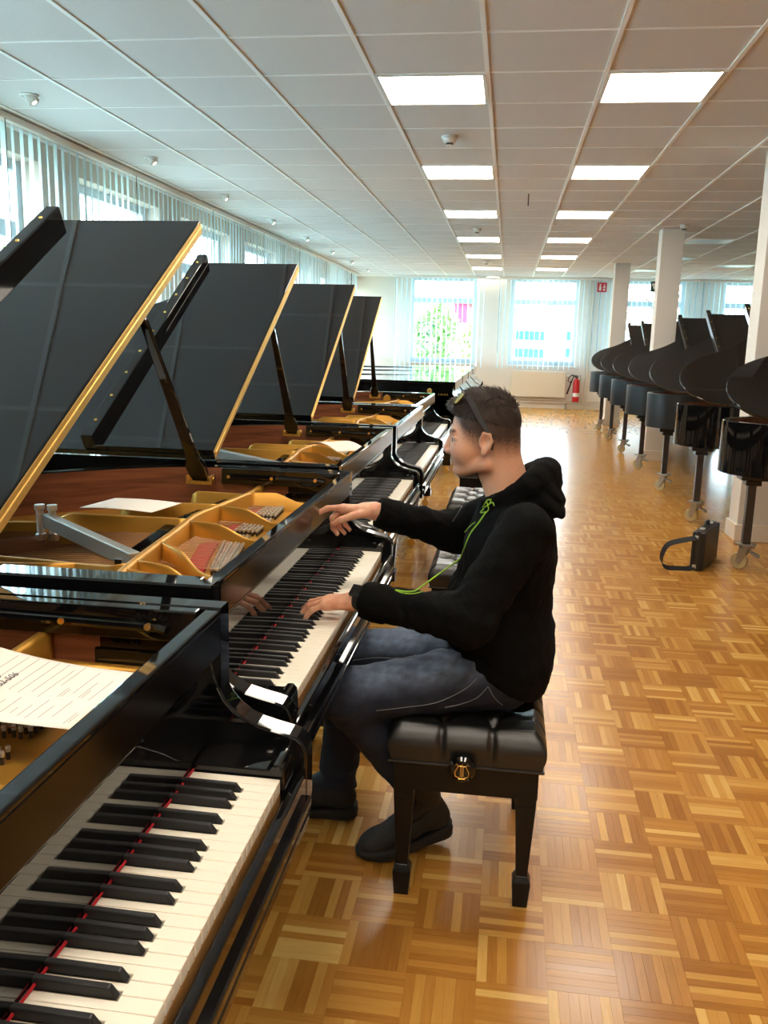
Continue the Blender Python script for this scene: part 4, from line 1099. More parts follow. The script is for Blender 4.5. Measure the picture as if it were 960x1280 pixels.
# ------------------------------------------------------------------ outside: ground, trees, houses beyond the windows
struct(MB().box(-70, 70, -40, 110, -4.3, -4.0).build('ground_outside', mat('outside_ground', (150, 158, 140), .9, noise=.15, nscale=2)))
M['leaf'] = mat('leaf_green', (134, 182, 104), .6, noise=.35, nscale=3); M['leaf2'] = mat('leaf_light', (188, 210, 148), .6, noise=.3, nscale=3)
M['bark'] = mat('bark', (96, 80, 66), .9, noise=.3, nscale=12, bump=.5, bscale=30)
M['brickred'] = mat('red_render', (214, 60, 92), .8, noise=.05, nscale=4); M['housewhite'] = mat('white_render', (214, 220, 222), .8, noise=.03, nscale=4)
M['bluegrey'] = mat('facade_glass', (60, 120, 128), .12, noise=.2, nscale=1)
def tree(x, y, h, r, label, leafmat, n, seed, bare=False):
    t = empty('tree', (x, y, -4.0)); rg_ = random.Random(seed)
    mb = MB(); mb.tube([(0, 0, 0), (.05, .02, h * .35), (0, .05, h * .62), (.05, 0, h * .9)], [.22, .16, .10, .03], 8); mb.build('trunk', M['bark'], t)
    br = MB()
    for k in range(26 if bare else 12):
        z = h * (.3 + .6 * rg_.random()); a = rg_.uniform(0, 6.28); l = r * (.5 + .5 * rg_.random()) * (1.15 - .7 * (z / h - .3) / .6)
        p = [(0, 0, z)]
        for q in range(1, 4): p.append((math.cos(a) * l * q / 3 + rg_.uniform(-.1, .1), math.sin(a) * l * q / 3 + rg_.uniform(-.1, .1), z + l * .22 * q + rg_.uniform(-.1, .1)))
        br.tube(p, [.05, .035, .02, .008], 5)
        if bare:
            for q in range(5):
                b_ = Vector(p[1 + q % 3]); e = b_ + Vector((rg_.uniform(-.7, .7), rg_.uniform(-.7, .7), rg_.uniform(.1, .8))); br.tube([b_, (b_ + e) / 2 + Vector((.05, .05, 0)), e], [.018, .012, .005], 4)
    o = br.build('branches', M['bark'], t); o['kind'] = 'stuff'
    v = []; f = []
    for k in range(n):
        # clumpy crown: leaves scattered in ball-shaped clumps
        cz = rg_.random(); ca = rg_.uniform(0, 6.28); prof = math.sin(math.pi * min(1, .12 + .88 * cz)) ** .6; cr_ = r * prof * rg_.random() ** .5
        c = Vector((math.cos(ca) * cr_, math.sin(ca) * cr_, h * (.28 + .74 * cz)))
        c += Vector((math.sin(c.x * 3 + c.z * 2), math.cos(c.y * 3 - c.z), math.sin(c.x * 2 + c.y * 2))) * .25
        s = rg_.uniform(.07, .15); u = Vector((rg_.gauss(0, 1), rg_.gauss(0, 1), rg_.gauss(0, 1))).normalized(); w_ = u.orthogonal().normalized()
        o_ = len(v); v += [c - u * s, c + w_ * s * .5, c + u * s, c - w_ * s * .5]; f.append((o_, o_ + 1, o_ + 2, o_ + 3))
    if n:
        o = link('leaves', mesh_from('leaves', v, f, (leafmat,)), t); o['kind'] = 'stuff'
    return tag(t, label, 'tree')
tree(-2.5, 29.5, 6.5, .95, 'tall green leafy tree behind the far left window, left of the red house', M['leaf'], 6000, 3)
tree(-1.30, 32, 5.9, .62, 'lower green tree at the right edge of the far left window', M['leaf2'], 3200, 4)
tree(4.4, 27.5, 8.0, 2.2, 'thin twiggy tree behind the window with the exit sign', M['leaf2'], 500, 5, True)
tree(9.6, 30, 9.0, 2.6, 'pale green tree behind the far right window', M['leaf2'], 5200, 6)
for k, (x, y, h) in enumerate(((-11, 15.5, 8.0), (-13, 24, 8.5), (-12, 8, 7.0))):
    tree(x, y, h, 2.0, 'leafy tree outside the left windows, %s from the camera' % ORD[(1, 2, 0)[k]], M['leaf'], 2600, 10 + k)
def house(name, x0, x1, y0, y1, z1, m, wins, label, extra=None):
    t = empty(name, (x0, y0, -4.0))
    MB().box(0, x1 - x0, 0, y1 - y0, 0, z1 + 4).build('wall', m, t)
    MB().box(-.15, x1 - x0 + .15, -.15, y1 - y0 + .15, z1 + 4, z1 + 4.2).build('roof', M['slab'], t)
    for (a, b_, c, d) in wins:
        w_ = MB().box(a, b_, -.04, .06, c + 4, d + 4).build('window', M['frame'], t)
        MB().box(a + .08, b_ - .08, -.05, -.041, c + 4.08, d + 3.92).build('pane', M['bluegrey'], w_)
    return tag(t, label, 'house')
house('house', -2.80, -2.15, 45, 50, 3.3, M['brickred'], [(.1, .5, .5, 1.6)], 'tall narrow red house seen through the far left window')
house('house', -3.45, -2.96, 45.5, 50, 2.72, M['brickred'], [(.1, .4, .6, 1.6)], 'low red house wing left of the tall red one')
house('house', -6.0, -.9, 40, 43.5, 2.05, M['housewhite'], [(.6, 1.6, .2, 1.4), (2.4, 3.4, .2, 1.4)], 'white flat house in front of the red ones past the tree')
house('office_building', -.5, 3.6, 36, 43, 2.6, M['housewhite'], [(.67, 1.98, 1.47, 1.98), (.67, 1.98, .78, 1.29), (2.38, 2.61, .78, 2.2), (2.66, 3.0, 1.49, 1.99), (2.66, 3.0, .83, 1.34)], 'white office building with bands of blue-green glass behind the window above the radiator')
# ------------------------------------------------------------------ the seated man: smooth distance-field bodies meshed with surface nets
def cap(p, a, b_, ra, rb):
    a = np.array(a); b_ = np.array(b_); d = b_ - a; L2 = d @ d + 1e-12
    t = np.clip(((p - a) @ d) / L2, 0, 1); return np.linalg.norm(p - a - t[:, None] * d, axis=1) - (ra + (rb - ra) * t)
def ell(p, c, r):
    q = p - np.array(c); r = np.array(r); k0 = np.linalg.norm(q / r, axis=1); k1 = np.linalg.norm(q / (r * r), axis=1) + 1e-9
    return k0 * (k0 - 1) / k1
def smin(a, b_, k):
    h = np.clip(.5 + .5 * (b_ - a) / k, 0, 1); return b_ * (1 - h) + a * h - k * h * (1 - h)
def smax(a, b_, k): return -smin(-a, -b_, k)
def uni(ds, k):
    r = ds[0]
    for d in ds[1:]: r = smin(r, d, k)
    return r
def net(fn, lo, hi, h, lip=1.5):
    lo = np.array(lo, float); n = (np.ceil((np.array(hi) - lo) / h / 4).astype(int) + 1) * 4
    nb = n // 4
    g = np.stack(np.meshgrid(*[np.arange(k) for k in nb], indexing='ij'), -1).reshape(-1, 3)
    c = lo + (g * 4 + 1.5) * h; d = np.concatenate([fn(c[i:i + 60000]) for i in range(0, len(c), 60000)])
    act = np.abs(d) < 3.2 * h * lip
    D = np.where(d < 0, -1.0, 1.0).astype(np.float32).reshape(nb); D = np.repeat(np.repeat(np.repeat(D, 4, 0), 4, 1), 4, 2)
    off = np.stack(np.meshgrid(*[np.arange(4)] * 3, indexing='ij'), -1).reshape(-1, 3)
    ga = g[act]
    for i in range(0, len(ga), 1500):
        idx = (ga[i:i + 1500, None, :] * 4 + off[None]).reshape(-1, 3)
        D[idx[:, 0], idx[:, 1], idx[:, 2]] = fn(lo + idx * h)
    S = D < 0
    m = np.zeros(tuple(n - 1), np.uint8)
    for a in (0, 1):
        for b_ in (0, 1):
            for c_ in (0, 1): m += S[a:n[0] - 1 + a, b_:n[1] - 1 + b_, c_:n[2] - 1 + c_]
    cells = np.argwhere((m > 0) & (m < 8)); vi = np.full(tuple(n - 1), -1, np.int32); vi[tuple(cells.T)] = np.arange(len(cells))
    acc = np.zeros((len(cells), 3)); cnt = np.zeros(len(cells))
    cor = [(a, b_, c_) for a in (0, 1) for b_ in (0, 1) for c_ in (0, 1)]
    val = {q: D[cells[:, 0] + q[0], cells[:, 1] + q[1], cells[:, 2] + q[2]] for q in cor}
    for q in cor:
        for ax in range(3):
            if q[ax] == 0:
                q2 = list(q); q2[ax] = 1; q2 = tuple(q2); a, b_ = val[q], val[q2]; cr = (a < 0) != (b_ < 0)
                t = np.where(cr, a / (a - b_ + 1e-20), 0); pos = np.tile(np.array(q, float), (len(cells), 1)); pos[:, ax] = t
                acc[cr] += pos[cr]; cnt[cr] += 1
    V = lo + (cells + acc / cnt[:, None]) * h
    faces = []
    for ax in range(3):
        u, w_ = (ax + 1) % 3, (ax + 2) % 3
        sl0 = [slice(None)] * 3; sl1 = [slice(None)] * 3; sl0[ax] = slice(0, -1); sl1[ax] = slice(1, None)
        e = np.argwhere(S[tuple(sl0)] != S[tuple(sl1)]); e = e[(e[:, u] > 0) & (e[:, w_] > 0) & (e[:, u] < n[u] - 1) & (e[:, w_] < n[w_] - 1)]
        ins = S[tuple(e.T)]
        def at(du, dw):
            q = e.copy(); q[:, u] += du; q[:, w_] += dw; return vi[tuple(q.T)]
        q = np.stack([at(-1, -1), at(0, -1), at(0, 0), at(-1, 0)], -1); q[~ins] = q[~ins][:, ::-1]
        faces.append(q[(q >= 0).all(1)])
    return V, np.concatenate(faces)
def net_obj(name, fn, lo, hi, h, m, parent, post=None, lip=1.5):
    V, Fq = net(fn, lo, hi, h, lip)
    if post is not None: V = post(V)
    me = bpy.data.meshes.new(name); me.vertices.add(len(V)); me.vertices.foreach_set('co', V.astype(np.float32).ravel())
    me.loops.add(Fq.size); me.loops.foreach_set('vertex_index', Fq.astype(np.int32).ravel()); me.polygons.add(len(Fq))
    me.polygons.foreach_set('loop_start', np.arange(0, Fq.size, 4, dtype=np.int32)); me.polygons.foreach_set('loop_total', np.full(len(Fq), 4, np.int32))
    me.polygons.foreach_set('use_smooth', np.ones(len(Fq), bool)); me.materials.append(m); me.update(calc_edges=True); me.validate()
    return link(name, me, parent), V
def wob(p, s, seed=0):
    """cheap smooth noise in [-1, 1]"""
    rs = np.random.RandomState(seed); r = 0
    for k in range(5):
        a = rs.normal(size=3) * s * (1 + .5 * k); r = r + np.sin(p @ a + rs.uniform(0, 6) + 1.3 * np.sin(p @ (rs.normal(size=3) * s * .6) + rs.uniform(0, 6))) / (1 + .35 * k)
    return r / 3.0

Y0 = 2.29
SHL, ELL, WRL = (.062, 2.095, 1.0), (-.060, 1.985, .800), (-.338, 2.090, .803)
SHR, ELR, WRR = (.045, 2.482, 1.0), (-.130, 2.572, .882), (-.366, 2.490, .951)
HPL, KNL, ANL = (.020, 2.205, .588), (-.376, 2.105, .535), (-.168, 2.297, .165)
HPR, KNR, ANR = (.020, 2.395, .588), (-.420, 2.435, .524), (-.452, 2.435, .13)

def hand_caps(W, d, n, s, fingers, thumb, kn=.088):
    """fingers: list of (side offset, knuckle fwd, lengths, curls, spread, r)"""
    W = np.array(W, float); d = np.array(d, float); d /= np.linalg.norm(d); n = np.array(n, float); n -= d * (n @ d); n /= np.linalg.norm(n)
    s = np.array(s, float); s -= d * (s @ d) + n * (s @ n); s /= np.linalg.norm(s)
    palm, fing, tips = [], [], []
    for so, kf, ln, cu, sp, r in fingers:
        K = W + d * kf + s * so + n * (.004 - abs(so) * .12)
        palm.append((W + s * so * .55 + d * .012, K - n * .004, .0135, .0125))
        ds = d * math.cos(sp) + s * math.sin(sp); A = 0; p = K
        chain = []
        for l, c, r0, r1 in zip(ln, cu, (r, r * .92, r * .84), (r * .94, r * .86, r * .72)):
            A += math.radians(c); q = p + (ds * math.cos(A) - n * math.sin(A)) * l; chain.append((p, q, r0, r1)); p = q
        fing.append(chain); tips.append((p, (ds * math.cos(A) - n * math.sin(A)), ds * math.sin(A) + n * math.cos(A), s))
    tc = []
    p = W + d * thumb[0][0] + s * thumb[0][1] + n * thumb[0][2]; prev = p; rr = (.0150, .0112, .0098, .0080)
    for k, q in enumerate(thumb[1:]):
        e = W + d * q[0] + s * q[1] + n * q[2]; tc.append((prev, e, rr[k], rr[k + 1])); prev = e
    fing.append(tc); tips.append((prev, (tc[-1][1] - tc[-1][0]) / np.linalg.norm(tc[-1][1] - tc[-1][0]), n, s))
    return palm, fing, tips, (W, d, n, s)
LHAND = hand_caps((-.346, 2.094, .795), (-.955, .24, -.13), (-.14, -.06, 1), (0, 1, 0), [
    (.027, .088, (.044, .028, .021), (15, 24, 16), .18, .0085), (.009, .092, (.048, .031, .022), (12, 26, 16), .05, .0087),
    (-.010, .088, (.045, .029, .021), (14, 27, 17), -.09, .0084), (-.027, .080, (.036, .023, .019), (18, 24, 15), -.30, .0077)],
    [(.018, .018, -.006), (.050, .040, -.014), (.080, .052, -.024), (.103, .054, -.034)])
RHAND = hand_caps((-.373, 2.489, .951), (-.99, .0, .05), (.05, .25, 1), (0, -1, .1), [
    (.027, .084, (.046, .027, .020), (10, 22, 14), .06, .0094), (.009, .086, (.046, .029, .020), (52, 50, 28), .03, .0096),
    (-.010, .081, (.043, .027, .020), (60, 52, 28), -.02, .0092), (-.026, .073, (.034, .021, .018), (64, 50, 26), -.08, .0084)],
    [(.016, .018, -.008), (.050, .042, -.022), (.082, .044, -.036), (.104, .036, -.050)])

def hand_sdf(p, H_):
    palm, fing, tips, fr = H_
    d = uni([cap(p, *c) for c in palm], .016)
    for ch in fing:
        f = uni([cap(p, *c) for c in ch], .004); d = smin(d, f, .003)
    return d
def head_sdf(p):
    q = p.copy(); q[:, 1] = np.abs(q[:, 1] - Y0)      # mirror about the middle plane
    d = ell(q, (-.048, 0, 1.243), (.084, .072, .074))
    d = smin(d, ell(q, (-.092, 0, 1.178), (.048, .056, .070)), .03)
    d = smin(d, ell(q, (-.020, 0, 1.205), (.055, .062, .055)), .03)
    d = smin(d, cap(q, (-.046, .050, 1.138), (-.108, .018, 1.114), .016, .015), .018)
    d = smin(d, ell(q, (-.115, 0, 1.115), (.0155, .020, .0145)), .012)
    d = smin(d, ell(q, (-.108, .036, 1.165), (.022, .020, .024)), .02)
    d = smin(d, cap(q, (-.132, 0, 1.218), (-.128, .034, 1.217), .010, .009), .012)
    d = smax(d, -ell(q, (-.143, .031, 1.197), (.014, .017, .012)), .010)
    d = smin(d, cap(q, (-.1315, .017, 1.2025), (-.1245, .045, 1.2005), .0050, .0046), .004)
    d = smin(d, cap(q, (-.1305, .019, 1.1890), (-.1250, .043, 1.1895), .0042, .004), .004)
    d = smin(d, cap(q, (-.136, 0, 1.206), (-.1495, 0, 1.169), .0068, .0090), .009)
    d = smin(d, ell(q, (-.1415, .010, 1.1635), (.011, .0085, .008)), .006)
    d = smin(d, ell(q, (-.1275, 0, 1.1478), (.0095, .022, .0058)), .006)
    d = smin(d, ell(q, (-.1245, 0, 1.1335), (.0090, .019, .0062)), .006)
    d = smax(d, -cap(q, (-.1385, 0, 1.1405), (-.126, .016, 1.1405), .0016, .001), .003)
    # ear
    a = ell(q, (-.044, .0785, 1.197), (.0165, .0080, .029)); a = smax(a, -ell(q, (-.049, .0890, 1.198), (.0105, .0115, .0175)), .003)
    rim = uni([cap(q, x, y, .0036, .0036) for x, y in (((-.060, .080, 1.205), (-.052, .086, 1.222)), ((-.052, .086, 1.222), (-.036, .089, 1.219)), ((-.036, .089, 1.219), (-.030, .089, 1.202)), ((-.030, .089, 1.202), (-.036, .087, 1.185)), ((-.036, .087, 1.185), (-.048, .082, 1.170)))], .004)
    a = smin(a, rim, .005); a = smin(a, cap(q, (-.060, .076, 1.199), (-.059, .076, 1.190), .0045, .004), .004); a = smin(a, ell(q, (-.049, .079, 1.172), (.008, .005, .009)), .005)
    d = smin(d, a, .005)
    d = smin(d, cap(q, (-.010, 0, 1.165), (.030, 0, 1.02), .052, .060), .03)
    d = smin(d, cap(q, (-.040, 0, 1.098), (-.018, 0, 1.05), .014, .012), .03)     # throat
    return d
def body_sdf(p):
    d = head_sdf(p)
    T_ = uni([ell(p, (.03, 2.30, .62), (.10, .16, .11)), ell(p, (.015, 2.30, .76), (.095, .145, .15)), ell(p, (.035, 2.30, .92), (.10, .16, .13)), cap(p, (.05, 2.14, .985), (.045, 2.45, .985), .05, .05)], .04)
    d = smin(d, T_, .03)
    for S_, E_, W_ in ((SHL, ELL, WRL), (SHR, ELR, WRR)): d = smin(d, smin(cap(p, S_, E_, .047, .038), cap(p, E_, W_, .038, .0255), .02), .02)
    for H_, K_, A_ in ((HPL, KNL, ANL), (HPR, KNR, ANR)): d = smin(d, smin(cap(p, H_, K_, .078, .052), cap(p, K_, A_, .050, .036), .02), .02)
    d = smin(d, cap(p, ANL, (-.27, 2.25, .05), .036, .025), .02); d = smin(d, cap(p, ANR, (-.60, 2.437, .05), .036, .025), .02)
    d = smin(d, smin(cap(p, WRL, LHAND[3][0] + LHAND[3][1] * .02, .0255, .023), hand_sdf(p, LHAND), .012), .008)
    d = smin(d, smin(cap(p, WRR, RHAND[3][0] + RHAND[3][1] * .02, .0255, .023), hand_sdf(p, RHAND), .012), .008)
    return d

def sstep(a, b_, x): t = np.clip((x - a) / (b_ - a), 0, 1); return t * t * (3 - 2 * t)
man = empty('person', (.03, Y0, 0)); OFF = np.array((.03, Y0, 0))
def skin_mat():
    m = mat('skin', (208, 150, 118), .48); nt = m.node_tree; b = nt.nodes['Principled BSDF']
    at = nt.nodes.new('ShaderNodeAttribute'); at.attribute_name = 'tint'
    n = nt.nodes.new('ShaderNodeTexNoise'); n.inputs['Scale'].default_value = 260; tc = nt.nodes.new('ShaderNodeTexCoord'); nt.links.new(tc.outputs['Object'], n.inputs['Vector'])
    mx = nt.nodes.new('ShaderNodeMix'); mx.data_type = 'RGBA'; mx.blend_type = 'MULTIPLY'; mx.inputs[0].default_value = .18
    nt.links.new(at.outputs['Color'], mx.inputs[6]); nt.links.new(n.outputs[0], mx.inputs[7]); nt.links.new(mx.outputs[2], b.inputs['Base Color'])
    bp = nt.nodes.new('ShaderNodeBump'); bp.inputs['Strength'].default_value = .08; bp.inputs['Distance'].default_value = .002; nt.links.new(n.outputs[0], bp.inputs['Height']); nt.links.new(bp.outputs[0], b.inputs['Normal'])
    b.inputs['Subsurface Weight'].default_value = .12; b.inputs['Subsurface Radius'].default_value = (.010, .004, .002); b.inputs['Subsurface Scale'].default_value = .5
    return m
M['skin'] = skin_mat()
body, V = net_obj('body', body_sdf, (-.76, 1.92, .02), (.17, 2.74, 1.34), .0032, M['skin'], man, post=lambda v: v - OFF)
P_ = V + OFF; b_y = np.abs(P_[:, 1] - Y0); x_, z_c = P_[:, 0], P_[:, 2]
colr = np.tile(np.array(lin((224, 166, 134))[:3]), (len(P_), 1))
def blend(c, k):
    global colr
    colr = colr * (1 - k[:, None]) + np.array(lin(c)[:3]) * k[:, None]
hd = (z_c > 1.06) & (P_[:, 1] > 2.17) & (P_[:, 1] < 2.41) & (x_ > -.17)
wn_ = wob(P_, 400, 3) * .15
ear_ = (x_ > -.066) & (x_ < -.026) & (b_y > .0725) & (z_c < 1.228) & (z_c > 1.163)
blend((205, 128, 104), hd * .5 * sstep(1.15, 1.17, z_c) * sstep(1.20, 1.16, z_c) * sstep(-.10, -.13, x_))
buzz = sstep(1.150, 1.228, z_c + .35 * np.clip(x_ + .03, -.06, 0) + .018 * wn_ * 4) * sstep(-.108, -.080, x_ - (z_c - 1.2) * -.55)
blend((62, 44, 36), hd * ~ear_ * np.clip(buzz * 1.15, 0, .95))
stub = sstep(1.172, 1.130, z_c + .25 * np.clip(x_ + .075, -1, 0)) * sstep(1.088, 1.104, z_c) * sstep(-.035, -.07, x_)
side = sstep(-.085, -.068, x_) * sstep(-.050, -.058, x_) * sstep(1.13, 1.15, z_c) * sstep(1.22, 1.19, z_c)
blend((96, 70, 58), hd * np.clip(stub * .22 + wn_ * .2 * stub, 0, .35))
mous = sstep(-.122, -.128, x_) * sstep(1.1475, 1.151, z_c) * sstep(1.160, 1.156, z_c) * sstep(.030, .022, b_y)
blend((66, 46, 38), hd * mous * .5)
lips = np.minimum(ell(P_ * [1, 0, 1] + np.stack([0 * x_, b_y, 0 * x_], 1), (-.129, 0, 1.147), (.010, .021, .0052)), ell(P_ * [1, 0, 1] + np.stack([0 * x_, b_y, 0 * x_], 1), (-.126, 0, 1.1335), (.010, .018, .0056)))
blend((178, 92, 86), hd * sstep(.003, .0, lips) * .75)
brow = cap(np.stack([x_, b_y, z_c], 1), (-.140, .014, 1.2175), (-.128, .046, 1.2205), .0048, .0034)
blend((58, 40, 32), hd * sstep(.003, -.001, brow) * .85)
lash = cap(np.stack([x_, b_y, z_c], 1), (-.134, .018, 1.2000), (-.127, .044, 1.1985), .002, .002)
blend((70, 46, 38), hd * sstep(.002, 0, lash) * .7)
hk = (x_ < -.33) & ~hd & (z_c > .72)
blend((200, 120, 96), hk * .35 * (wob(P_, 90, 8) > .1))
blend((18, 18, 20), sstep(.30, .28, z_c))
ca = body.data.color_attributes.new('tint', 'FLOAT_COLOR', 'POINT'); ca.data.foreach_set('color', np.concatenate([colr, np.ones((len(colr), 1))], 1).astype(np.float32).ravel())
# eyes
for s in (-1, 1):
    c = Vector((-.1222 - .03, s * .031, 1.1955))
    e = MB(); e.lathe([(0, -.0115)] + [(.0115 * math.sin(math.pi * k / 12), -.0115 * math.cos(math.pi * k / 12)) for k in range(1, 12)] + [(0, .0115)], tuple(c), 'x', 18)
    e = e.build('eye', M.setdefault('sclera', mat('sclera', (196, 184, 176), .25, noise=.03, nscale=100)), body, smooth=3.2)
    MB().lathe([(0, -.01205), (.0030, -.0118), (.0062, -.0103), (.0068, -.0097)], tuple(c), 'x', 16).build('iris', M.setdefault('iris', mat('iris', (52, 40, 32), .15, noise=.1, nscale=200)), body, smooth=3.2)
# finger nails
M['nail'] = mat('nail', (226, 172, 150), .3, noise=.04, nscale=100)
for H_ in (LHAND, RHAND):
    for p, dr, up, s in H_[2]:
        dr = Vector(dr); up = Vector(up); up = (up - dr * up.dot(dr)).normalized(); sd = dr.cross(up); c = Vector(p) + up * .0052 + dr * .0005 - Vector(OFF)
        v = []; f = []
        for j in range(4):
            for i in range(5):
                a = (i - 2) * .5; w_ = .0046 * (1 - .12 * max(0, j - 2)); v.append(c + dr * (j * .0026 - .003) + sd * math.sin(a) * w_ + up * (math.cos(a) * .0022 - .0012))
        for j in range(3):
            for i in range(4): f.append((j * 5 + i, j * 5 + i + 1, j * 5 + i + 6, j * 5 + i + 5))
        link('fingernail', mesh_from('fingernail', v, f, (M['nail'],), smooth=True), body)

# hair
def hair_sdf(p):
    q = p.copy(); b_ = np.abs(q[:, 1] - Y0); q[:, 1] = b_
    st = np.stack([p[:, 0] * 60 + 30 * (p[:, 1] - Y0), (p[:, 1] - Y0) * 260, p[:, 2] * 90], 1)
    top = sstep(1.26, 1.30, p[:, 2]); n = (np.sin(st[:, 0] * 2.2 + 2 * np.sin(st[:, 1] * .35)) * .5 + np.sin(st[:, 1] + 1.5 * np.sin(st[:, 0] * .9)) * .5) * (.0012 + .0022 * top)
    d = ell(q, (-.047, 0, 1.246), (.0885, .0755, .0815))
    d = smin(d, cap(q, (-.085, 0, 1.288), (-.136, .012, 1.281), .030, .014), .02)
    d = smin(d, cap(q, (-.080, .035, 1.285), (-.124, .036, 1.277), .026, .013), .018)
    d = d + n
    front = p[:, 0] + .060
    line = 1.247 + np.clip(-front, 0, 1) * .16 - np.clip(front - .02, 0, .1) * .38
    d = smax(d, line - p[:, 2], .006)
    return d
M['hair'] = mat('dark_brown_hair', (54, 39, 31), .5, spec=.35, noise=.5, nscale=70, stretch=(1, 6, 2), bump=.5, bscale=120)
HAIR, _hv = net_obj('hair', hair_sdf, (-.17, 2.19, 1.19), (.06, 2.39, 1.345), .0026, M['hair'], man, post=lambda v: v - OFF, lip=1.8)

# loose strands over the crown and the clipped sides
def strands():
    rs = np.random.RandomState(5); v = []; f = []
    me = HAIR.data; n = len(me.vertices); co = np.empty(n * 3, np.float32); me.vertices.foreach_get('co', co); co = co.reshape(-1, 3); no = np.empty(n * 3, np.float32); me.vertices.foreach_get('normal', no); no = no.reshape(-1, 3)
    wz = co[:, 2]
    for i in rs.choice(n, 5200, replace=True):
        p = Vector(co[i]) + Vector(rs.normal(0, .0012, 3)); nn = Vector(no[i]); top = min(1, max(0, (wz[i] - 1.27) / .04)); x = co[i][0] + OFF[0]
        comb = Vector((-1, rs.normal(0, .5), .25 + .3 * rs.rand())) * top + Vector((.25, 0, -.8)) * (1 - top)
        comb = (comb - nn * comb.dot(nn)); comb.normalize()
        l = (.012 + .012 * rs.rand()) * top + (.005 + .004 * rs.rand()) * (1 - top)
        d = (comb * (.9 - .25 * rs.rand()) + nn * (.30 + .35 * rs.rand() * (.4 + .6 * top))).normalized(); sd = d.cross(nn).normalized() * (.0008 + .0006 * rs.rand())
        m_ = p + d * l * .55; e = p + (d + comb * .35 - nn * .10).normalized() * l; p = p - nn * .001
        o = len(v); v += [p - sd, p + sd, m_ + sd * .7, m_ - sd * .7, e]; f += [(o, o + 1, o + 2, o + 3), (o + 3, o + 2, o + 4)]
    me = body.data; n = len(me.vertices); bn = np.empty(n * 3, np.float32); me.vertices.foreach_get('normal', bn); bn = bn.reshape(-1, 3)
    w_ = np.clip(buzz, 0, 1) * hd * ~ear_ * (z_c < 1.262); w_ = w_ / w_.sum()
    for i in rs.choice(n, 4200, p=w_):
        nn = Vector(bn[i]); p = Vector(V[i]) + Vector(rs.normal(0, .0012, 3)); l = .002 + .0035 * min(1, max(0, (z_c[i] - 1.17) / .07))
        d = (nn * .45 + Vector((.35, 0, -.8)) + Vector(rs.normal(0, .2, 3))).normalized(); sd = d.cross(nn).normalized() * .00045; e = p + d * l
        o = len(v); v += [p - sd, p + sd, e]; f.append((o, o + 1, o + 2))
    o = link('hair_strands', mesh_from('hair_strands', v, f, (M['hair'],)), HAIR); o['kind'] = 'stuff'
strands()
# hoodie
def hoodie_sdf(p):
    T_ = uni([ell(p, (.0, 2.30, .70), (.152, .188, .18)), ell(p, (.030, 2.30, .88), (.126, .192, .18)), ell(p, (.030, 2.30, .60), (.132, .206, .17)), cap(p, (.060, 2.125, .985), (.050, 2.47, .985), .064, .064)], .05)
    d = T_
    fold = .0035 * wob(p, 38, 5) + .0022 * wob(p, 90, 6)
    for S_, E_, W_, sd in ((SHL, ELL, WRL, 1), (SHR, ELR, WRR, 2)):
        S2, E2, W2 = np.array(S_), np.array(E_), np.array(W_); cf = E2 + (W2 - E2) * .90
        u = cap(p, S2, E2, .068, .060); f = cap(p, E2, cf, .058, .043)
        ax = (W2 - E2) / np.linalg.norm(W2 - E2); s = (p - E2) @ ax; Lf = np.linalg.norm(cf - E2)
        # bunched rings up the forearm, ribbed cuff at the wrist
        rg_ = .0032 * np.sin(s * 95 + 3 * wob(p, 25, sd)) * np.clip(1 - np.abs(s - .06) / .16, 0, 1) + .0045 * sstep(Lf - .050, Lf - .040, s) * -1
        a = smin(u, f + rg_, .03); a = smax(a, s - (Lf + .018), .004)
        d = smin(d, a, .028)
    # hood: a thick collar roll and the bag hanging behind
    segs = []
    N_ = 16
    for k in range(N_):
        t0, t1 = 2 * math.pi * k / N_, 2 * math.pi * (k + 1) / N_
        pt = lambda t: (.034 + .078 * math.cos(t), 2.29 + .084 * math.sin(t), 1.068 + .046 * math.cos(t))
        rr = lambda t: .016 + .024 * (.5 + .5 * math.cos(t)) ** 1.3
        segs.append(cap(p, pt(t0), pt(t1), rr(t0), rr(t1)))
    hood = uni(segs, .012)
    bag = uni([ell(p, (.112, 2.29, 1.058), (.048, .112, .052)), cap(p, (.118, 2.21, 1.035), (.118, 2.37, 1.035), .032, .032), cap(p, (.155, 2.25, 1.022), (.155, 2.33, 1.022), .014, .014)], .022)
    bag = bag + .004 * np.sin((p[:, 0] * 1.2 + p[:, 2]) * 120 + 2.5 * wob(p, 30, 9))
    hood = smin(hood, bag, .018)
    d = smin(d, cap(p, (.035, 2.29, .99), (.045, 2.29, 1.05), .085, .075), .03)
    d = smin(d, hood, .012) + fold
    # neck opening
    neck = cap(p, (-.012, 2.29, 1.20), (.026, 2.29, 1.045), .060, .060)
    d = smax(d, -neck, .008)
    d = smax(d, -cap(p, (-.10, 2.29, 1.12), (-.055, 2.29, 1.03), .05, .012), .01)
    # waist hem follows the lap
    hem = .682 - np.clip(p[:, 0] + .15, 0, .30) * .60
    band = sstep(hem + .055, hem + .045, p[:, 2]); d = d + .004 * band
    d = smax(d, hem - p[:, 2], .008)
    return d
M['hoodie'] = mat('black_fleece', (.0030, .0029, .0030), .95, spec=.12, noise=.25, nscale=300, bump=.25, bscale=900)
M['hoodie'].node_tree.nodes['Principled BSDF'].inputs['Sheen Weight'].default_value = .0
hoodie, HV = net_obj('hoodie', hoodie_sdf, (-.40, 1.88, .48), (.21, 2.76, 1.20), .0048, M['hoodie'], man, post=lambda v: v - OFF, lip=2.0)

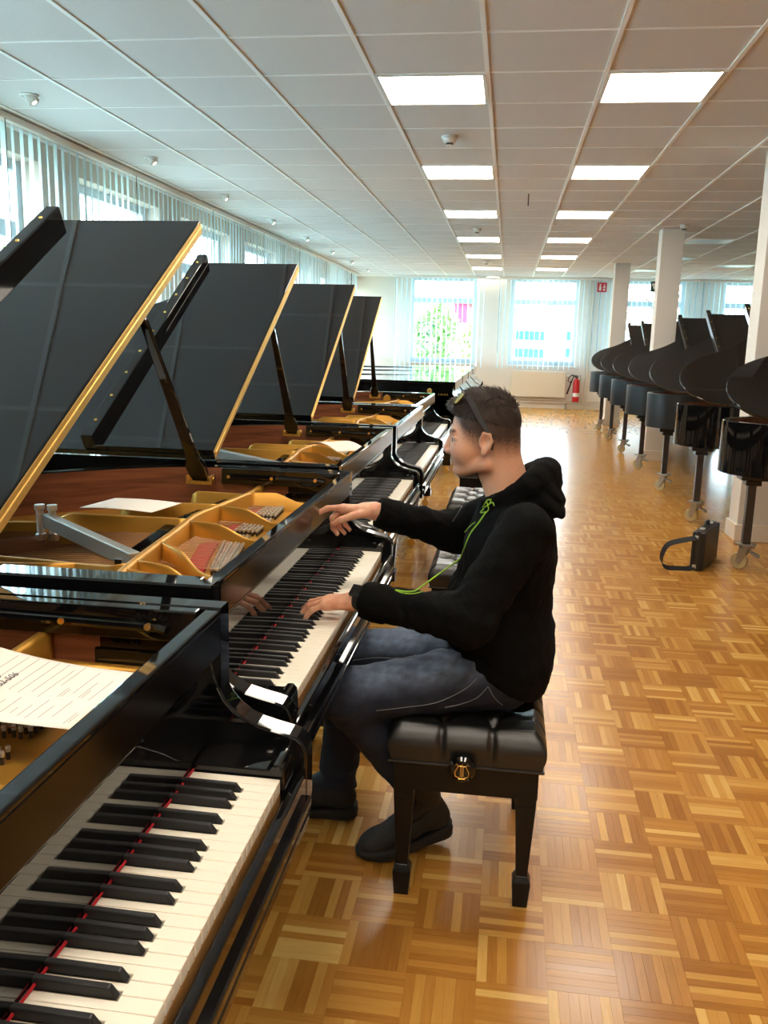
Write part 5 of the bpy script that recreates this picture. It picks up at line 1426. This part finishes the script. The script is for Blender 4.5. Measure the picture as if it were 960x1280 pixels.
# jeans
def jeans_sdf(p):
    d = ell(p, (.025, 2.30, .60), (.118, .180, .115))
    for H_, K_, A_, sd in ((HPL, KNL, ANL, 11), (HPR, KNR, ANR, 12)):
        H2, K2, A2 = np.array(H_), np.array(K_), np.array(A_)
        t = cap(p, H2, K2, .092, .066); ax = (A2 - K2) / np.linalg.norm(A2 - K2); s = (p - K2) @ ax; L_ = np.linalg.norm(A2 - K2)
        a = cap(p, K2, A2 + ax * .05, .066, .055)
        # creases behind the knee and stacked at the ankle
        cr = .0040 * np.sin(s * 85 + 2.5 * wob(p, 22, sd)) * (np.clip(1 - np.abs(s - .02) / .12, 0, 1) + .8 * sstep(L_ - .13, L_ - .03, s))
        a = smax(a + cr, s - (L_ + .030), .004); d = smin(d, smin(t, a, .03), .035)
    d = d + .0030 * wob(p, 40, 14) + .0018 * wob(p * np.array((1., 1.6, 1.6)), 80, 15)
    # drag lines at the hip
    hp = np.clip(1 - np.linalg.norm((p - np.array((-.06, 2.15, .64))) / np.array((.14, .12, .08)), axis=1), 0, 1)
    d = d + .006 * hp * np.sin((p[:, 0] * .8 - p[:, 2]) * 150 + 2 * wob(p, 20, 16))
    sit = .487 - p[:, 2]; d = np.where(p[:, 0] > -.235, smax(d, sit, .012), d)
    d = smax(d, p[:, 2] - (.715 - .2 * np.clip(p[:, 0] + .1, 0, .3)), .01)
    return d
def denim_mat():
    m = mat('denim', (40, 54, 82), .85); nt = m.node_tree; b = nt.nodes['Principled BSDF']; L = nt.links
    at = nt.nodes.new('ShaderNodeAttribute'); at.attribute_name = 'tint'; tc = nt.nodes.new('ShaderNodeTexCoord')
    n = nt.nodes.new('ShaderNodeTexNoise'); n.inputs['Scale'].default_value = 60; n.inputs['Detail'].default_value = 8; L.new(tc.outputs['Object'], n.inputs['Vector'])
    wv = nt.nodes.new('ShaderNodeTexWave'); wv.inputs['Scale'].default_value = 260; wv.inputs['Distortion'].default_value = 1; L.new(tc.outputs['Object'], wv.inputs['Vector'])
    cr = nt.nodes.new('ShaderNodeMapRange'); cr.inputs[1].default_value = .3; cr.inputs[2].default_value = .7; cr.inputs[3].default_value = .8; cr.inputs[4].default_value = 1.2; L.new(n.outputs[0], cr.inputs[0])
    mx = nt.nodes.new('ShaderNodeVectorMath'); mx.operation = 'SCALE'; L.new(at.outputs['Color'], mx.inputs[0]); L.new(cr.outputs[0], mx.inputs['Scale']); L.new(mx.outputs[0], b.inputs['Base Color'])
    bp = nt.nodes.new('ShaderNodeBump'); bp.inputs['Strength'].default_value = .2; bp.inputs['Distance'].default_value = .001; L.new(wv.outputs[0], bp.inputs['Height']); L.new(bp.outputs[0], b.inputs['Normal']); return m
M['denim'] = denim_mat()
jeans, JV = net_obj('jeans', jeans_sdf, (-.54, 1.98, .09), (.20, 2.54, .76), .0048, M['denim'], man, post=lambda v: v - OFF, lip=2.0)
JP = JV + OFF; jc = np.tile(np.array(lin((22, 30, 47))[:3]), (len(JP), 1))
def wear(H_, K_):
    H2, K2 = np.array(H_), np.array(K_); ax = (K2 - H2); L_ = np.linalg.norm(ax); ax /= L_; s = ((JP - H2) @ ax) / L_
    r = JP - H2 - ((JP - H2) @ ax)[:, None] * ax; rz_ = r[:, 2] / (np.linalg.norm(r, axis=1) + 1e-6)
    return sstep(-.3, .2, s) * sstep(1.15, .7, s) * sstep(-.1, .75, rz_) * (np.linalg.norm(r, axis=1) < .13)
wk = np.clip(wear(HPL, KNL) + wear(HPR, KNR), 0, 1) ** 1.3 * (.55 + .30 * wob(JP, 34, 21) + .15 * wob(JP, 90, 22))
fr_ = lin((128, 146, 174))[:3]; jc = jc * (1 - .8 * wk[:, None]) + np.array(fr_) * .8 * wk[:, None]
ca = jeans.data.color_attributes.new('tint', 'FLOAT_COLOR', 'POINT'); ca.data.foreach_set('color', np.concatenate([jc, np.ones((len(jc), 1))], 1).astype(np.float32).ravel())

# surface-following trims: green piping on the sleeve, pocket and side seams on the jeans, zip
from mathutils.bvhtree import BVHTree
def bvh(o): return BVHTree.FromPolygons([tuple(Vector(v.co) + Vector(OFF)) for v in o.data.vertices], [tuple(p.vertices) for p in o.data.polygons])
def drape(tree, pts, lift=.0015):
    """project a hand-placed 3D line onto the cloth surface"""
    out = []
    for p in pts:
        loc, nrm, i, d = tree.find_nearest(Vector(p))
        if loc is not None: out.append(loc + nrm * lift - Vector(OFF))
    return out
hb = bvh(hoodie); jb = bvh(jeans)
M['lime'] = mat('lime_piping', (150, 196, 48), .6, noise=.1, nscale=200)
M['stitch'] = mat('denim_stitch', (120, 124, 130), .8, noise=.1, nscale=300)
def cam_line(px, tree, sub=5):
    """points of a line as measured in the photograph, intersected with the cloth surface"""
    mw = SC.camera.matrix_world; org = mw.translation; out = []
    P2 = catmull(px, sub)
    for x, y in P2:
        d = (mw.to_3x3() @ Vector(((x - 480) / 1090.345, (640 - y) / 1090.345, -1))).normalized()
        loc, nrm, i, dist = tree.ray_cast(org, d)
        if loc is not None: out.append(loc + nrm * .0012 - Vector(OFF))
    return out
def trim_tube(px, tree, r, name, m, parent):
    P2 = cam_line(px, tree)
    P2 = [p for i, p in enumerate(P2) if i == 0 or (p - P2[i - 1]).length < .05]
    if len(P2) > 2: MB().tube(P2, r, 6).build(name, m, parent, smooth=2)
trim_tube([(608, 640), (600, 652), (588, 668), (580, 688), (573, 702), (560, 716), (546, 728), (530, 736), (512, 740), (494, 738)], hb, .0021, 'lime_piping', M['lime'], hoodie)
trim_tube([(494, 738), (505, 742), (520, 742), (540, 735), (556, 722)], hb, .0014, 'lime_piping', M['lime'], hoodie)
trim_tube([(581, 665), (588, 658), (594, 653)], hb, .0014, 'lime_piping', M['lime'], hoodie)
for ln in ([(604, 634), (609, 626), (614, 625), (611, 631), (606, 634)], [(611, 631), (616, 628), (618, 632)], [(605, 636), (601, 641), (607, 640)], [(609, 628), (611, 636), (608, 641)]): trim_tube(ln, hb, .0016, 'chest_emblem', M['lime'], hoodie)
trim_tube([(590, 606), (583, 622), (574, 640), (566, 652)], hb, .0022, 'zip', M['darksteel'], hoodie)
trim_tube([(470, 888), (505, 884), (545, 878), (580, 862), (596, 848)], jb, .0011, 'seam', M['stitch'], jeans)
trim_tube([(556, 884), (575, 880), (596, 872), (610, 858)], jb, .0011, 'seam', M['stitch'], jeans)
trim_tube([(610, 858), (618, 872), (628, 881)], jb, .0011, 'seam', M['stitch'], jeans)
trim_tube([(438, 826), (470, 822), (505, 823), (522, 818)], jb, .0010, 'seam', M['stitch'], jeans)

# sneakers
def shoe(label, heel, toe, lift, parent):
    def upper(p):
        d = uni([cap(p, (.050, 0, .062), (.078, 0, .115), .041, .043), cap(p, (.070, 0, .075), (.150, .0, .060), .043, .042), cap(p, (.150, 0, .058), (.225, 0, .040), .042, .038), ell(p, (.245, -.002, .036), (.050, .042, .034))], .022)
        d = smax(d, p[:, 2] - (.132 - .12 * np.clip(p[:, 0] - .03, 0, .06)), .006); d = smax(d, .020 - p[:, 2], .004)
        d = d + .0012 * np.sin(p[:, 0] * 190) * ((p[:, 0] > .10) & (p[:, 0] < .19) & (p[:, 2] > .06))
        return d
    def o2(p): 
        q = p * np.array((1, 1, 0)); return uni([cap(q, (.046, 0, 0), (.150, .002, 0), .042, .044), cap(q, (.150, .002, 0), (.222, 0, 0), .044, .051), cap(q, (.222, 0, 0), (.262, -.005, 0), .051, .040)], .02)
    def sole(p):
        zt = .032 + .010 * sstep(.12, .03, p[:, 0]); d = smax(o2(p) - .002 * np.cos(p[:, 2] * 300), np.maximum(p[:, 2] - zt, .001 - p[:, 2]), .005)
        d = smax(d, -(p[:, 2] + .14 * np.clip(.0 - p[:, 0] + .245, -.1, 0)), .004)
        return d
    H_ = Vector(heel); T_ = Vector(toe); fw = (T_ - H_); fw.z = 0; ang = math.atan2(fw.y, fw.x); Ls = .302
    pitch = math.asin(lift / Ls)
    mtx = Matrix.Translation(Vector((toe[0], toe[1], 0)) - Vector(OFF)) @ Matrix.Rotation(ang, 4, 'Z') @ Matrix.Rotation(pitch, 4, 'Y') @ Matrix.Translation((-Ls, 0, 0))
    mn = np.array(mtx)
    tf = lambda v: v @ mn[:3, :3].T + mn[:3, 3]
    u, _ = net_obj('sneaker', upper, (-.01, -.07, 0), (.32, .07, .15), .0036, M['shoe'], parent, post=tf)
    net_obj('sole', sole, (-.01, -.07, -.01), (.32, .07, .06), .0034, M['black_rubber'], u, post=tf)
    mb = MB(); mb.tube([tuple(mtx @ Vector(q)) for q in ((.035, -.0445, .020), (.06, -.0475, .020), (.085, -.0475, .020))], .004, 6); mb.build('air_window', M['plastic'], u)
    for k in range(5):
        x = .105 + k * .019; z = .103 - k * .0075
        MB().tube([tuple(mtx @ Vector(q)) for q in ((x, -.020, z - .006), (x + .006, 0, z + .002), (x, .020, z - .006))], .0026, 5).build('lace', M['shoe'], u)
    return u
M['shoe'] = mat('black_suede', (.014, .0135, .014), .7, noise=.2, nscale=150, bump=.1, bscale=500)
shoe('near', (-.075, 2.372, .035), (-.350, 2.205, 0), .030, man)
shoe('far', (-.385, 2.430, 0), (-.687, 2.442, 0), .0005, man)

# wristwatch on the left wrist and sunglasses pushed up on the head (worn things)
fa = Vector(LHAND[3][1]); ax = (Vector(WRL) - Vector(ELL)).normalized(); wc = Vector(WRL) + ax * -.002
t = empty('wristwatch', tuple(wc))
u = Vector((0, 0, 1)); u = (u - ax * u.dot(ax)).normalized(); s = ax.cross(u)
bnd = MB(); v = []; n = 28
for k in range(n):
    a = 2 * math.pi * k / n
    for rr, w_ in ((.0268, -.011), (.0268, .011), (.0298, .0105), (.0298, -.0105)): v.append((u * math.cos(a) * 1.0 + s * math.sin(a) * 1.06) * rr + ax * w_)
bnd.add(v, [(k * 4 + q, ((k + 1) % n) * 4 + q, ((k + 1) % n) * 4 + (q + 1) % 4, k * 4 + (q + 1) % 4) for k in range(n) for q in range(4)]); bnd.build('strap', M['black_rubber'], t)
def oriented(mb, c, ex, ey, ez, name, m, parent, bev=0):
    mt = Matrix(((ex.x, ey.x, ez.x, c.x), (ex.y, ey.y, ez.y, c.y), (ex.z, ey.z, ez.z, c.z), (0, 0, 0, 1))); mb.v = [tuple(mt @ Vector(p)) for p in mb.v]
    return mb.build(name, m, parent, bevel=bev)
un = (u * .8 - s * .6).normalized() if s.y > 0 else (u * .8 + s * .6).normalized(); sn = ax.cross(un)
oriented(MB().box(-.019, .019, -.017, .017, .027, .038), Vector((0, 0, 0)), ax, sn, un, 'watch_case', M['darkplastic'], t, .003)
oriented(MB().box(-.016, .016, -.014, .014, .038, .0386), Vector((0, 0, 0)), ax, sn, un, 'watch_face', M['gloss'], t)
tag(t, 'black square wristwatch on the seated man\'s left wrist', 'watch')
t = empty('sunglasses', (-.09, Y0, 1.30)); G0 = Vector((-.09, Y0, 1.30))
M['lens'] = mat('amber_mirror_lens', (196, 170, 70), .12, metal=.75, noise=.1, nscale=30)
for s in (-1, 1):
    pth = [(-.098, s * .076, 1.313), (-.080, s * .0815, 1.288), (-.064, s * .0835, 1.258), (-.047, s * .0865, 1.234), (-.034, s * .0885, 1.215), (-.029, s * .0865, 1.196), (-.030, s * .083, 1.180)]
    hts = [.0065, .0075, .0070, .0055, .0045, .0042, .0035]
    P2 = [Vector((a, Y0 + b_, c)) - G0 for a, b_, c in pth]; v = []
    for i, p in enumerate(P2):
        tt = (P2[min(i + 1, 6)] - P2[max(i - 1, 0)]).normalized(); lat = Vector((0, s, 0)); nn = tt.cross(lat).normalized(); la = nn.cross(tt).normalized() * .0018
        for a, b_ in ((1, 1), (-1, 1), (-1, -1), (1, -1)): v.append(p + nn * hts[i] * a + la * b_)
    mb = MB(); mb.add(v, [(i * 4 + k, i * 4 + (k + 1) % 4, i * 4 + 4 + (k + 1) % 4, i * 4 + 4 + k) for i in range(6) for k in range(4)] + [(3, 2, 1, 0), (24, 25, 26, 27)])
    mb.build('temple', M['darkplastic'], t, bevel=.001)
    # lens: a curved plate from nose to hinge
    v = []; nL = 10
    for j in range(nL + 1):
        y = .008 + (.074 - .008) * j / nL; xf = -.014 * (1 - (y / .08) ** 2); hgt = .034 * min(1, .55 + 2.2 * min(j / nL, 1.15 - j / nL))
        for k, zz in ((0, 0), (1, 1)):
            c = Vector((-.101 + xf, Y0 + s * y, 1.318)) + Vector((-.62, 0, -.78)) * hgt * zz; v += [c - G0, c - G0 + Vector((-.0014, 0, .0010))]
    f = []
    for j in range(nL):
        a = j * 4; b_ = a + 4; f += [(a, a + 2, b_ + 2, b_), (a + 1, b_ + 1, b_ + 3, a + 3), (a, b_, b_ + 1, a + 1), (a + 2, a + 3, b_ + 3, b_ + 2)]
    f += [(0, 1, 3, 2), (nL * 4, nL * 4 + 2, nL * 4 + 3, nL * 4 + 1)]
    link('lens', mesh_from('lens', v, f, (M['lens'],), smooth=False), t)
fr = MB(); fr.tube([Vector((-.101 - .014 * (1 - (y / .08) ** 2), Y0 + y, 1.319)) - G0 for y in [(-.076 + .0095 * k) for k in range(17)]], .0030, 6); fr.build('brow_bar', M['darkplastic'], t)
tag(t, 'dark sunglasses with amber mirror lenses pushed up on the man\'s hair', 'sunglasses')
tag(man, 'man in black hoodie and blue jeans seated at a piano, pointing over the keys', 'person')
